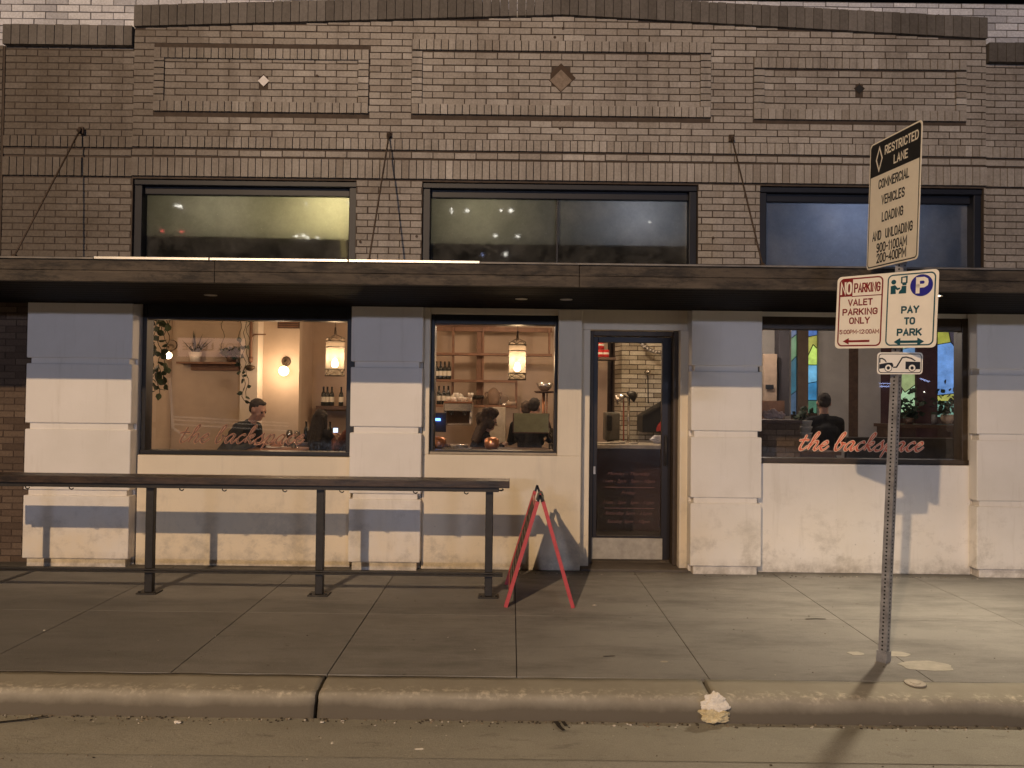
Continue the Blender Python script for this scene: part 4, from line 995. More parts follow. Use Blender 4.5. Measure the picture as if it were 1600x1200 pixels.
# dining room bottle ledge
Yb = 4.7
x0, x1, z0, z1 = rpx(497, 545, 634, 640, Yb)
mb = MB(); mb.box(x0, x1+.3, Yb-.14, 5.0, z0, z1, 0, .003); tag(mb.build('bottle_ledge', M_WOODD), 'dark wall ledge holding a row of bottles behind the woman with long hair', 'shelf')
for i, px in enumerate((505.5, 511.5, 518.5, 533)):
    p = at(px, 620, Yb-.06); bottle((p.x, Yb-.06, z1), 'dark wine bottle, %s from the wall corner on the dining room ledge' % ord_[i] if i < 3 else 'dark wine bottle standing apart at the pilaster end of the dining room ledge', 'bottles on the dining ledge', .30)

# kitchen shelving
Ys = 4.55; d0 = Ys
def sx(px): return at(px, 580, Ys).x
def sz(py, px=760): return at(px, py, Ys).z
T = empty('kitchen_shelving', (sx(760), Ys, 0), 'tall brown timber grid shelving on the kitchen wall', 'shelving'); ox = sx(760)
mb = MB(); mb.box(sx(676)-ox, sx(862)-ox, 0, .04, sz(520)+.02, sz(514)+.03, 0, .003); mb.box(sx(676)-ox, sx(775)-ox, -.06, -.001, sz(514)+.035, sz(511)+.06); mb.build('top_rail', M_WOODM, T)
for a, b2, z, dp in ((676, 862, 554, .10), (676, 806, 595.5, .12), (676, 808, 634.5, .22)):
    mb = MB(); mb.box(sx(a)-ox, sx(b2)-ox, -dp, .04, sz(z)-.022, sz(z)+.018, 0, .003); mb.build('shelf', M_WOODM, T)
for px, w, zt, zb in ((707.5, .032, 514, 634), (754.5, .028, 514, 634), (749.5, .10, 514, 634), (858, .03, 514, 554), (807, .035, 596, 640), (676.5, .04, 514, 634)):
    mb = MB(); mb.box(sx(px)-ox-w/2, sx(px)-ox+w/2, -.025 if w < .05 else .03, .06, sz(zb)+.02, sz(zt)+.02, 0, .003); mb.build('upright', M_WOODM, T)
k = 0
for i, px in enumerate((682.5, 689, 695.5, 702)):
    bottle((sx(px), Ys-.06, sz(595.5)+.018), 'labelled wine bottle, %s along the upper row beside the kitchen window frame' % ord_[i], 'bottles in the upper shelf bay', .28)
for i, px in enumerate((687, 694.5, 701.5)):
    bottle((sx(px), Ys-.08, sz(634.5)+.018), 'labelled wine bottle, %s along the lower row beside the kitchen window frame' % ord_[i], 'bottles in the lower shelf bay', .29)
zs = sz(634.5)+.018
def simple(name, loc, prof, m, label, cat, group=None, n=14):
    mb = MB(); mb.lathe(prof, n=n); return tag(mb.build(name, m, None, loc), label, cat, group)
jar = [(0, 0), (.055, 0), (.06, .03), (.06, .12), (.045, .14), (.05, .145), (.012, .17), (0, .18)]
simple('white_jar', (sx(711.5), Ys-.1, zs), jar, M_CER, 'white lidded jar on the kitchen shelf nearest the bottles', 'jar', 'white shelf jars'); simple('white_jar', (sx(720.5), Ys-.1, zs), jar, M_CER, 'white lidded jar on the kitchen shelf beside the berry bowl', 'jar', 'white shelf jars')
T = empty('berry_bowl', (sx(732), Ys-.1, zs), 'small white bowl heaped with dark fruit on the kitchen shelf', 'bowl')
mb = MB(); mb.lathe([(0, 0), (.03, 0), (.06, .06), (.055, .06), (0, .04)]); mb.build('bowl', M_CER, T)
mb = MB(); [mb.ball((random.uniform(-.05, .05), random.uniform(-.04, .04), random.uniform(.05, .11)), .02, 0, 1) for i in range(16)]; mb.build('fruit', M_WOODD, T)
gl = [(0, 0), (.028, 0), (.028, .005), (.005, .01), (.005, .07), (.03, .09), (.035, .15), (.033, .15), (.028, .092), (0, .08)]
M_THING = glass_mat('glassware', (.72, .68, .64), 3.0)
for i, px in enumerate((741, 745.5, 749.5, 753.5)): simple('stem_glass', (sx(px), Ys-.1, zs), gl, M_THING, 'stemmed glass, %s in the row between fruit bowl and pitcher' % ord_[i], 'glass', 'stemmed glasses on the kitchen shelf')
T = empty('stone_pitcher', (sx(772), Ys-.12, zs), 'large brown two handled pitcher on the kitchen shelf', 'pitcher')
mb = MB(); mb.lathe([(0, 0), (.07, 0), (.085, .05), (.10, .14), (.09, .2), (.05, .25), (.02, .27), (0, .275)]); mb.build('body', mat('brown_stoneware', (.20, .13, .09), .7), T)
for s in (-1, 1):
    mb = MB(); mb.tube([(s*.09, 0, .19), (s*.125, 0, .20), (s*.13, 0, .16), (s*.10, 0, .10)], .012); mb.build('handle', mat('brown_stoneware', (.20, .13, .09)), T)
T = empty('wire_cloche', (sx(789), Ys-.12, zs), 'arched pale cover beside a stack of flat trays on the kitchen shelf', 'cover')
mb = MB(); pts = [(.06*math.cos(R(a)), 0, .10+.06*math.sin(R(a))) for a in range(0, 181, 20)]; mb.tube([(.06, 0, 0)]+pts+[(-.06, 0, 0)], .006); mb.lathe([(.055, 0), (.055, .03), (0, .035)]); mb.build('arch', M_CHROME, T)
simple('flat_tray', (sx(799), Ys-.12, zs), [(0, 0), (.075, 0), (.08, .05), (.06, .06), (0, .06)], mat('tan_tray', (.40, .30, .22), .6), 'stack of flat tan trays at the end of the kitchen shelf', 'trays')

# espresso machine
Ym = 3.2; p = at(716, 664, Ym); z0_ = p.z
T = empty('espresso_machine', (p.x, Ym, z0_), 'chrome espresso machine with cups stacked on its top', 'coffee machine'); q = (Ym+7.5)/1202
W = 21*q
mb = MB(); mb.box(-W, W, -.05, .30, .20, .27, 0, .006); mb.box(-W, W, -.10, .02, .19, .30, 0, .01); mb.build('group_head', M_CHROME, T)
mb = MB(); mb.box(-W*.92, W*.92, .05, .30, .0, .20, 0, .004); mb.build('back_panel', M_WOODD, T)
for s in (-1, 1):
    mb = MB(); mb.bar((s*W*.95, -.06, .0), (s*W*1.02, -.02, .30), .03, .05); mb.build('side_panel', M_CHROME, T)
mb = MB(); mb.box(-W, W, -.18, .10, .0, .03, 0, .004); mb.build('drip_tray', M_CHROME, T)
mb = MB(); mb.box(-W*1.05, W*1.05, -.10, .28, .301, .325, 0, .004); mb.build('cup_rail', M_COPPER, T)
for s in (-.5, .5):
    mb = MB(); mb.cyl((s*W, -.06, .19), (s*W, -.06, .14), .03); mb.bar((s*W, -.06, .15), (s*W, -.20, .145), .02, .02); mb.build('portafilter', M_STEEL, T)
cup = [(0, 0), (.022, 0), (.036, .02), (.04, .06), (.036, .06), (.03, .02), (0, .01)]
for i, (dx, dz) in enumerate(((-.15, 0), (-.075, 0), (0, 0), (.075, 0), (.145, 0), (.165, .061), (-.045, .061))):
    mb = MB(); mb.lathe(cup, n=12); o = mb.build('coffee_cup', M_CER, None, (p.x+dx, Ym+(.03 if i % 2 else .09), z0_+.326+dz)); tag(o, 'white coffee cup stacked on top of the espresso machine', 'cup', 'cups on the espresso machine')
T = empty('till_screen', (*at(682, 662, 2.9).xy, at(682, 668, 2.9).z), 'dark till screen glowing blue beside the espresso machine', 'screen')
mb = MB(); mb.box(-.12, .13, .0, .03, -.06, .20, 0, .006); mb.build('casing', M_BLACK, T)
mb = MB(); mb.box(-.03, .055, -.004, -.001, .09, .125); mb.build('display', glow('display_glow', (.12, .3, 1), 5), T)
lamp('display_light', (.02, -.1, .1), .5, (.1, .25, 1), .03, T)
# bowl on stand
p = at(851, 611, 3.6)
T = empty('serving_stand', (p.x, 3.6, p.z), 'tall wooden serving stand on a copper leg beside the kitchen window edge', 'stand'); 
mb = MB(); mb.lathe([(0, -.03), (.13, -.03), (.16, 0), (0, .0)], n=20); mb.box(-.02, .20, -.08, .08, -.028, -.002); mb.build('plate', M_WOODD, T)
mb = MB(); mb.tube([(-.015, 0, -.03), (-.015, 0, -.62)], .022); mb.tube([(.035, 0, -.03), (.035, 0, -.5)], .010); mb.build('leg', M_COPPER, T)
simple('steel_bowl', (p.x, 3.6, p.z+.001), [(0, 0), (.05, 0), (.10, .05), (.125, .115), (.118, .115), (.09, .05), (0, .012)], M_CHROME, 'steel mixing bowl on the tall serving stand', 'bowl')
# pale fridge panel behind the big haired woman
x0, x1, z0, z1 = rpx(764, 790, 636, 690, 4.2)
mb = MB(); mb.box(x0, x1, 4.2, 4.55, 0, z1, 0, .01); tag(mb.build('pale_cupboard', mat('pale_cupboard_paint', (.42, .36, .29), .6)), 'pale grey cupboard standing behind the woman with big hair', 'cupboard')
# counter in front of kitchen window
x0, x1, z0, z1 = rpx(676, 870, 672, 703, 1.5)
T = empty('window_bar', ((x0+x1)/2, 1.5, 0), 'dark bar table along the kitchen window', 'bar'); h = (x1-x0)/2
mb = MB(); mb.box(-h-.2, h+.2, -.25, .25, 1.06, 1.10, 0, .006); mb.build('top', M_WOODD, T)
mb = MB(); [mb.box(sx_*h-.03, sx_*h+.03, -.03, .03, 0, 1.06) for sx_ in (-.9, .9)]; mb.build('legs', M_STEEL, T)
x0, x1, z0, z1 = rpx(802, 858, 646, 676, 1.9)
T = empty('green_menu_board', ((x0+x1)/2, 1.9, z0), 'pale green menu board standing on the window bar', 'menu board'); w = (x1-x0)/2; h = z1-z0
mb = MB(); mb.quad([(-w, -.004, .0), (w, -.004, .0), (w, .05, h), (-w, .05, h)]); mb.box(-w, w, .051, .055, .0, h-.01); mb.build('board', mat('faded_green', (.40, .40, .22), .8, 0, .12, 12), T)
mb = MB(); mb.bar((-w, 0, 0), (-w, .05, h), .012, .014); mb.bar((w, 0, 0), (w, .05, h), .012, .014); mb.bar((-w, 0, .0), (w, 0, .0), .014, .012); mb.bar((-w, .0, -.0), (-w, 0, 1.10-z0), .014, .014); mb.bar((w, .0, 0), (w, 0, 1.10-z0), .014, .014); mb.build('frame', M_WOODM, T)
for px, py, r, lb in ((683, 694, .10, 'round copper pan on the window bar under the till'), (768, 692, .085, 'copper pot on the window bar before the big haired woman')):
    p = at(px, py, 1.35); simple('copper_pan', (p.x, 1.42, 1.101), [(0, 0), (r*.8, 0), (r, .04), (r*1.0, .11), (r*.6, .13), (0, .14)], M_COPPER, lb, 'pan')
T = empty('serving_tray', (at(715, 690, 1.4).x, 1.42, 1.101), 'long shiny tray lying on the window bar', 'tray'); mb = MB(); mb.box(-.17, .17, -.1, .1, 0, .012, 0, .004); mb.cyl((-.14, -.02, .03), (.12, -.02, .03), .02); mb.build('tray', M_CHROME, T)
def candle(px, py, Y, zt, label):
    T = empty('table_candle', (at(px, py, Y).x, Y, zt), label, 'candle', 'candles on the tables')
    mb = MB(); mb.lathe([(0, 0), (.03, 0), (.03, .07), (.028, .07), (.027, .005), (0, .005)], n=12); mb.build('holder', M_THING, T)
    mb = MB(); mb.cyl((0, 0, .006), (0, 0, .035), .022); mb.cyl((0, 0, .035), (0, 0, .06), .006, .001, 6); mb.build('flame', glow('flame_glow_%d' % px, (1, .72, .4), 6), T)
candle(861, 690, 1.45, 1.101, 'lit candle at the end of the window bar beside the menu board')
x = at(860, 670, 1.5).x
mb = MB(); mb.lathe([(0, 0), (.03, 0), (.03, .004), (.004, .01), (.004, .10), (.036, .15), (.03, .24), (.028, .24), (.034, .15), (0, .11)], n=14); tag(mb.build('champagne_glass', glass_mat('clear_stemware', (.85, .85, .85), 5.), None, (x+.015, 1.55, 1.101)), 'tall stemmed glass beside the green menu board', 'glass')

# dining tables
x0, x1, z0, z1 = rpx(395, 470, 690, 706, 1.75)
T = empty('dining_table', (at(432, 690, 1.8).x, 1.85, 0), 'high wooden table beside the seated man in the dining window', 'table')
mb = MB(); mb.lathe([(0, 1.02), (.36, 1.02), (.37, 1.05), (0, 1.055)], n=28); mb.build('top', M_WOODM, T); mb = MB(); mb.cyl((0, 0, 0), (0, 0, 1.02), .035); mb.cyl((0, 0, 0), (0, 0, .02), .2); mb.build('pedestal', M_STEEL, T)
tx = T.location.x
candle(459, 688, 1.75, 1.056, 'lit candle in a glass on the high dining table')
def wine(px, Y, z, label, wine_=True):
    T = empty('wine_glass', (at(px, 680, Y).x, Y, z), label, 'wine glass', 'wine glasses on the tables')
    mb = MB(); mb.lathe([(0, 0), (.035, 0), (.035, .004), (.005, .012), (.005, .09), (.03, .11), (.042, .15), (.034, .205), (.032, .205), (.040, .15), (.028, .113), (0, .10)], n=16); mb.build('bowl', glass_mat('stemware_%d' % px, (.9, .88, .86), 4.), T)
    if wine_: mb = MB(); mb.lathe([(0, .102), (.026, .114), (.037, .145), (0, .146)], n=14); mb.build('wine', mat('red_wine', (.05, .008, .01), .2), T)
wine(464, 1.85, 1.056, 'tall wine glass on the high dining table beside the candle'); wine(452, 2.05, 1.056, 'small glass of red wine nearer the seated man on the high table')
T = empty('bread_plate', (at(436, 690, 1.9).x-.02, 1.80, 1.056), 'plate of toasted bread in front of the seated man', 'plate'); mb = MB(); mb.lathe([(0, 0), (.07, 0), (.11, .015), (0, .012)], n=20); mb.build('plate', M_CER, T)
mb = MB(); [mb.ball((random.uniform(-.06, .06), random.uniform(-.04, .04), .04), .045, 0, 2, (1.2, .8, .8)) for i in range(4)]; mb.build('bread', mat('toast', (.30, .14, .07), .85, 0, .3, 15), T)
x0, x1, z0, z1 = rpx(455, 548, 690, 700, 3.1)
T = empty('dining_bar', ((x0+x1)/2+.4, 3.0, 0), 'dark bar counter in front of the woman with long hair', 'bar'); w = (x1-x0)/2+.4
mb = MB(); mb.box(-w, w, -.25, .3, 1.0, 1.06, 0, .006); mb.build('top', M_WOODD, T); mb = MB(); mb.box(-w+.05, w-.05, -.15, .25, 0, .999); mb.build('front_panel', M_WOODD, T)
for px, lb in ((481, 'dark bottle standing on the dining bar beside the woman with long hair'), (518, 'dark bottle standing on the dining bar beyond the woman with long hair')): bottle((at(px, 660, 3.0).x, 2.92, 1.061), lb, None, .28, False)
T = empty('phone', (at(524, 668, 2.7).x, 2.72, 1.20), 'small glowing phone held up beside the woman with long hair', 'phone'); mb = MB(); mb.box(-.035, .035, -.004, .004, 0, .07); mb.build('case', M_BLACK, T); mb = MB(); mb.box(-.03, .03, -.006, -.0045, .005, .065); mb.build('screen', glow('phone_glow', (.6, .75, 1), 2.2), T)

# ---- behind the door: counter, chimney, oven
def dx(px, Y): return at(px, 620, Y).x
Yc = 4.5; c0, c1 = dx(962, Yc+.15), dx(1048, Yc); cm = dx(971, Yc)
mb = MB(); 
course_wall(mb, cm, c1, 1.0, 3.0, Yc, (), .05, co=.073, bl=.255, jt=.013)
z = 1.0; i = 0
while z < 2.95:
    mb.bm.faces.new([mb.bm.verts.new(q) for q in ((cm-.004, Yc+.002, z), (cm-.004, Yc+.002, z+.060), (c0, Yc+.28, z+.060), (c0, Yc+.28, z))]); z += .073
mb.slab([(cm+.003, Yc+.008), (c1+.4, Yc+.008), (c1+.4, Yc+.6), (c0+.004, Yc+.6), (c0+.004, Yc+.285)], 0, 3.0, 1)
W = mb.build('brick_chimney', [M_CREAMB, M_DMORTAR]); tag(W, 'cream brick oven chimney standing behind the door counter', 'chimney')
x0, x1 = dx(925, 2.4), dx(1062, 2.4); zc = at(985, 695, 2.4).z
T = empty('service_counter', ((x0+x1)/2, 2.4, 0), 'dark panelled service counter with a pale marble top inside the door', 'counter'); w = (x1-x0)/2+.15
mb = MB(); mb.box(-w, w, -.03, .6, zc-.05, zc, 0, .006); mb.build('marble_top', M_MARBLE, T); mb = MB(); mb.box(-w, w, .02, .55, 0, zc-.051); mb.build('front_panel', mat('oxblood_panel', (.035, .014, .013), .5), T)
for k, (px, w_, h_) in enumerate(((946, .14, .012), (962, .10, .02), (972, .05, .03), (990, .07, .02))):
    mb = MB(); mb.lathe([(0, 0), (w_*.6, 0), (w_, h_), (0, h_*.8)], n=18); tag(mb.build('white_plate', M_CER, None, (dx(px, 2.7), 2.62, zc+.001)), ['wide pale plate on the marble counter nearest the door hinge', 'mid sized pale plate on the marble counter', 'small pale dish on the marble counter by the lamp stem', 'small pale dish on the marble counter past the lamp'][k], 'plate', 'plates on the service counter')
T = empty('counter_lamp', (dx(979, 3.0), 3.0, zc), 'two headed chrome heat lamp rising from the service counter', 'heat lamp'); hz = at(980, 622, 3.0).z-zc
mb = MB(); mb.tube([(-.035, 0, 0), (-.04, 0, hz)], .010, 8); mb.build('copper_stem', mat('red_copper', (.32, .08, .05), .4, .5), T); mb = MB(); mb.tube([(.03, 0, 0), (.03, 0, hz)], .018); mb.cyl((.0, 0, 0), (0, 0, .02), .07); mb.build('chrome_stem', M_CHROME, T)
for s, ox_, oz in ((-1, -.09, -.01), (1, .07, .03)):
    mb = MB(); mb.lathe([(.025, .07), (.05, .05), (.08, 0), (.085, -.03), (.08, -.03), (.04, .04), (0, .05)], n=16); h_ = mb.build('lamp_head', M_CHROME if s < 0 else M_STEEL, T, (ox_, 0, hz+oz)); h_.rotation_euler = (0, s*.9, 0)
mb = MB(); mb.tube([(.03, 0, hz-.03), (.0, 0, hz+.02), (-.08, 0, hz)], .012); mb.build('cross_arm', M_CHROME, T)
x0, x1, z0, z1 = rpx(944, 967, 644, 688, 3.6)
T = empty('coffee_grinder', ((x0+x1)/2, 3.6, z0), 'grey metal appliance on the back counter beside the chimney', 'appliance'); w = (x1-x0)/2; h = z1-z0
mb = MB(); mb.box(-w, w, -.1, .15, 0, h, 0, .02); mb.build('body', mat('grey_metal', (.13, .12, .105), .5, .3), T); mb = MB(); mb.box(-w*.8, -w*.1, -.13, -.101, h*.35, h*.9, 0, .01); mb.build('spout', M_BLACK, T)
x0, x1, z0, z1 = rpx(1004, 1062, 640, 676, 3.8)
T = empty('oven_hood', (x0, 3.8, z0), 'dark sloping oven hood beside the cream chimney', 'oven'); w = x1-x0; h = z1-z0
mb = MB(); mb.prism([(0, 0), (w, 0), (w, h*1.7), (0, h*.72)], 0, .5); mb.build('hood', mat('sooty_metal', (.02, .02, .021), .5, .3), T)
mb = MB(); mb.bar((0, -.015, h*.72), (w, -.015, h*1.7), .02, .03); mb.build('hood_lip', M_STEEL, T)
mb = MB(); mb.bm.faces.new([mb.bm.verts.new((w*.36+.14+.14*math.cos(R(a_)), -.02, .02+.17*math.sin(R(a_)))) for a_ in range(0, 181, 15)]); mb.build('oven_mouth', mat('red_enamel', (.5, .05, .04), .4), T)
crumple('foil_wrap', (dx(1026, 2.9), 2.75, zc), .07, (1.4, .7, .7), mat('blue_white_foil', (.5, .52, .62), .35, .2), 5., .3, 3); tag(bpy.data.objects['foil_wrap'], 'crumpled foil parcel on the marble counter by the oven', 'foil')
T = empty('round_peel', (dx(1030, 4.0), 4.0, at(1030, 515, 4.0).z), 'large grey metal ring hanging high beside the chimney', 'metal ring'); mb = MB(); mb.tube([(.34*math.cos(R(a_)), 0, .34*math.sin(R(a_))) for a_ in range(170, 300, 8)], .03, 8); mb.build('rim', mat('grey_ring', (.30, .28, .27), .4, .5), T)
T = empty('wall_tap', (dx(1010, Yc-.05), Yc-.04, at(1010, 580, Yc).z), 'small spot lamp with a hanging cord on the chimney', 'spot lamp'); mb = MB(); mb.cyl((0, -.04, -.04), (.03, -.08, .02), .05, .03); mb.build('head', M_CHROME, T); mb = MB(); mb.tube([(.02, 0, -.02), (.03, 0, -.5)], .008); mb.build('cord', M_BLACK, T)
x0, x1, z0, z1 = rpx(932, 960, 559, 563, 4.3)
mb = MB(); mb.box(x0-.2, x1, 4.1, 4.5, z0, z1); tag(mb.build('tin_shelf', M_WOODD), 'high dark shelf holding red tins beside the chimney', 'shelf')
for i, (px, dz) in enumerate(((937, 0), (946, 0), (938, .13))):
    mb = MB(); mb.cyl((0, 0, 0), (0, 0, .12), .05, .05, 16, 0); mb.cyl((0, 0, .05), (0, 0, .08), .051, .051, 16, 1, False); o = mb.build('red_tin', [mat('red_tin_paint', (.55, .04, .04), .4), M_CER], None, (dx(px, 4.3), 4.3, z1+.001+dz)); tag(o, ['red food tin at the shelf edge under the stacked tin', 'red food tin nearest the chimney on the high shelf', 'red food tin stacked on another tin'][i], 'tin', 'red tins on the high shelf')

# ---- right hand room
Yr = 4.6
def rect(name, px0, px1, py0, py1, Y, m, label=None, cat=None, d=.1, structure=False):
    x0, x1, z0, z1 = rpx(px0, px1, py0, py1, Y); mb = MB(); mb.box(x0, x1, Y, Y+d, z0, z1, 0, .004); o = mb.build(name, m)
    return tag(o, label, cat, None, 'structure' if structure else None)
for a, b2, m in ((1170, 1236, M_GREYP), (1246, 1263, mat('tan_post', (.20, .14, .10), .7)), (1278, 1326, M_GREYP), (1326, 1341, M_WOODD), (1341, 1376, M_GREYP), (1376, 1408, mat('maroon_paint', (.07, .03, .03), .8)), (1432, 1465, mat('maroon_paint', (.07, .03, .03))), (1503, 1600, M_GREYP)):
    x0, x1, _, _ = rpx(a, b2, 500, 700, Yr); mb = MB(); mb.box(x0, x1, Yr, Yr+.2, 0, 3.0); struct(mb, 'back_wall', m)
for a, b2, py in ((1236, 1246, 648), (1263, 1278, 646), (1408, 1432, 645), (1465, 1503, 652)):
    x0, x1, z0, _ = rpx(a, b2, 400, py, Yr); mb = MB(); mb.box(x0, x1, Yr+.02, Yr+.2, 0, z0); struct(mb, 'window_apron', M_WOODD)
def stained(px0, px1, py0, py1, cells, label):
    x0, x1, z0, z1 = rpx(px0, px1, py0, py1, Yr); w = x1-x0; h = z1-z0
    T = empty('stained_glass_window', (x0, Yr+.05, z0), label, 'stained glass', 'stained glass windows of the back room')
    for i, (poly_, col, s) in enumerate(cells):
        mb = MB(); mb.bm.faces.new([mb.bm.verts.new((a*w, .0, b2*h)) for a, b2 in poly_]); 
        m, nt, b = new_mat('stained_%d_%d' % (px0, i)); b.inputs['Base Color'].default_value = c4(tuple(.2*c for c in col)); b.inputs['Emission Color'].default_value = c4(col)
        f = ramp(nt, noi(nt, 4.5, 4, .7, wpos(nt)), .3, .75, .55*s, 1.35*s); nt.links.new(f, b.inputs['Emission Strength']); b.inputs['Roughness'].default_value = .3
        mb.build('coloured_pane', m, T)
        lm = MB()
        for p, q in zip(poly_, poly_[1:]+poly_[:1]): lm.bar((p[0]*w, -.004, p[1]*h), (q[0]*w, -.004, q[1]*h), .010, .012)
        lm.build('lead_came', M_BLACK, T)
BL, YE, GR, LB, TE = (.10, .22, .60), (.50, .48, .10), (.25, .60, .20), (.20, .55, .85), (.05, .16, .22)
stained(1236, 1246, 500, 648, [([(0, .0), (1, 0), (1, .25), (0, .2)], (.15, .25, .4), .4), ([(0, .2), (1, .25), (1, .62), (0, .55)], TE, .8), ([(0, .55), (1, .62), (1, .85), (0, .8)], (.2, .4, .2), .6), ([(0, .8), (1, .85), (1, 1), (0, 1)], (.15, .22, .4), .6)], 'narrow stained glass strip beside the tan post, dim green')
stained(1263, 1278, 500, 646, [([(0, 0), (1, 0), (1, .14), (0, .14)], (.12, .3, .2), .6), ([(0, .14), (1, .14), (1, .34), (0, .32)], (.06, .28, .55), .9), ([(0, .32), (1, .34), (1, .52), (0, .52)], LB, .8), ([(0, .52), (1, .52), (1, .7), (.6, .74), (0, .6)], (.55, .75, .15), 1.1), ([(0, .6), (.6, .74), (1, .7), (1, .84), (0, .82)], YE, .9), ([(0, .82), (1, .84), (1, 1), (0, 1)], BL, .8)], 'narrow stained glass window with a bright yellow pane over blue, behind the man in black')
stained(1408, 1432, 500, 645, [([(0, .0), (1, 0), (1, .3), (.35, .22), (0, .3)], (.5, .75, .45), .8), ([(.35, .22), (1, .3), (1, .48), (0, .5), (0, .3)], (.45, .55, .25), .7), ([(0, .5), (1, .48), (1, .72), (0, .68)], (.2, .36, .62), .9), ([(0, .68), (1, .72), (1, .86), (0, .84)], (.4, .75, .55), 1.0), ([(0, .84), (1, .86), (1, 1), (0, 1)], TE, .6)], 'stained glass window partly hidden by the signpost, pale green and yellow')
stained(1465, 1503, 505, 652, [([(0, 0), (1, 0), (1, .17), (0, .17)], (.25, .5, .4), .7), ([(0, .17), (1, .17), (1, .26), (0, .23)], (.5, .5, .12), .8), ([(0, .23), (1, .26), (1, .68), (.62, .80), (0, .77)], (.16, .33, .72), .95), ([(0, .77), (.62, .80), (.46, 1), (0, 1)], (.42, .42, .07), .8), ([(.62, .80), (1, .68), (1, 1), (.46, 1)], (.10, .08, .12), .5)], 'wide stained glass window with one big blue pane beside the end frame')
rect('tan_panel', 1193, 1214, 553, 648, 3.9, mat('tan_panel_paint', (.34, .25, .18), .8), 'tan notice panel on the wall beside the door pilaster', 'panel', .05)
rect('small_dark_sign', 1197, 1209, 601, 608, 3.86, M_BLACK, 'small dark sign low on the tan notice panel', 'sign', .02)
rect('dark_column', 1217, 1234, 480, 650, 4.0, mat('dark_column_paint', (.05, .045, .05), .8), 'dark square column beside the dim green stained glass', 'column', .2)
rect('wooden_sideboard', 1188, 1226, 626, 656, 3.4, M_WOODM, 'low brown sideboard below the tan notice panel', 'sideboard', .3)
# brick half wall
x0, x1, z0, z1 = rpx(1185, 1250, 659, 720, 1.3)
mb = MB(); course_wall(mb, x0, x1, .0, z1, 1.3, (), .03); mb.box(x0, x1, 1.306, 1.75, 0, z1-.02, 1); mb.box(x0-.02, x1+.02, 1.28, 1.76, z1-.018, z1+.02, 2, .004)
W = mb.build('brick_half_wall', [M_OLDBRICK, M_DMORTAR, M_WOODD]); tag(W, 'low brown brick half wall with a wooden cap inside the lettered window', 'half wall')
for i, (px, r) in enumerate(((1199, .05), (1209, .06), (1219, .05))): crumple('napkin_bundle', (at(px, 650, 1.5).x, 1.5, z1+.02), r, (1, .8, .9), mat('dusky_napkin', (.42, .32, .28), .9), 20.+i*3, .35, 3); 
for o, l in zip([o for o in COL.objects if o.name.startswith('napkin_bundle')], ('at the pilaster end', 'in the middle', 'beside the pink ribbon end')): tag(o, 'crumpled pale napkin on the brick half wall, %s of three' % l, 'napkin', 'napkins on the half wall')
q = at(1260, 708, 1.6); 
T = empty('stacked_pots', (q.x, 1.62, at(1260, 704, 1.62).z), 'tall stack of pale ribbed pots beside the man in black', 'pots'); hh = (at(1260, 657, 1.62).z-at(1260, 704, 1.62).z)/5
for i in range(5):
    mb = MB(); mb.lathe([(0, 0), (.055, 0), (.068, hh*.75), (.072, hh*.8), (.072, hh), (0, hh)], n=18); mb.build('pot', mat('grey_stoneware', (.40, .37, .31), .7), T, (0, 0, i*hh))
mb = MB(); zt = at(1260, 704, 1.62).z; mb.box(q.x-.2, q.x+.35, 1.45, 1.9, zt-.04, zt); mb.box(q.x-.15, q.x+.3, 1.5, 1.85, 0, zt-.041); tag(mb.build('pot_stand', M_WOODD), 'dark side stand carrying the stack of pale pots', 'stand')
def bushy(px, py, Y, spread, n, label, potm, potr=.1, s=.08):
    p = at(px, py, Y); T = empty('potted_plant', p, label, 'potted plant', 'potted plants in the back room')
    mb = MB(); mb.lathe([(0, 0), (potr*.7, 0), (potr, potr*.8), (potr*.95, potr*1.5), (0, potr*1.4)], n=18); mb.build('pot', potm, T)
    mb = MB()
    for i in range(n): leaf(mb, (random.gauss(0, spread*.5), random.gauss(0, spread*.4), potr*1.4+abs(random.gauss(0, spread*.9))), (random.uniform(-1, 1), random.uniform(-.6, .6), random.uniform(-.4, 1)), s*random.uniform(.6, 1.3))
    mb.build('foliage', M_LEAFD, T, recalc=False); return p
Yt = 3.9
x0, x1, z0, z1 = rpx(1380, 1515, 663, 668, Yt)
T = empty('plant_table', ((x0+x1)/2, Yt, 0), 'long dark table under the stained glass windows', 'table'); w = (x1-x0)/2
mb = MB(); mb.box(-w, w, -.3, .3, z0, z1); mb.build('top', M_WOODD, T); mb = MB(); [mb.box(s*w*.9-.04, s*w*.9+.04, -.25, .25, 0, z0-.001) for s in (-1, 1)]; mb.build('legs', M_WOODD, T)
bushy(1480, 662, Yt, .17, 90, 'dark bushy plant in a round cream pot under the big blue pane', mat('cream_pot', (.50, .36, .25), .6), .09)
bushy(1420, 664, Yt, .16, 80, 'tangled dark plant behind the signpost under the pale green glass', M_WOODD, .07)
bushy(1254, 668, 3.2, .10, 50, 'small dark plant beside the tan post and the man in black', M_WOODD, .06)
simple('grey_vase', (at(1454, 663, Yt).x, Yt-.1, z1), [(0, 0), (.03, 0), (.04, .06), (.035, .15), (0, .15)], mat('grey_glaze', (.14, .13, .13), .4), 'slim grey vase between the two plants on the long table', 'vase')
p = at(1388, 612, 4.4); crumple('red_balloon', (p.x+.12, 4.35, p.z-.08), .09, (.7, .7, 1.1), mat('dark_red_paint', (.14, .015, .02), .5), 2., .05, 3); tag(bpy.data.objects['red_balloon'], 'dark red rounded ornament hanging behind the signpost', 'ornament')
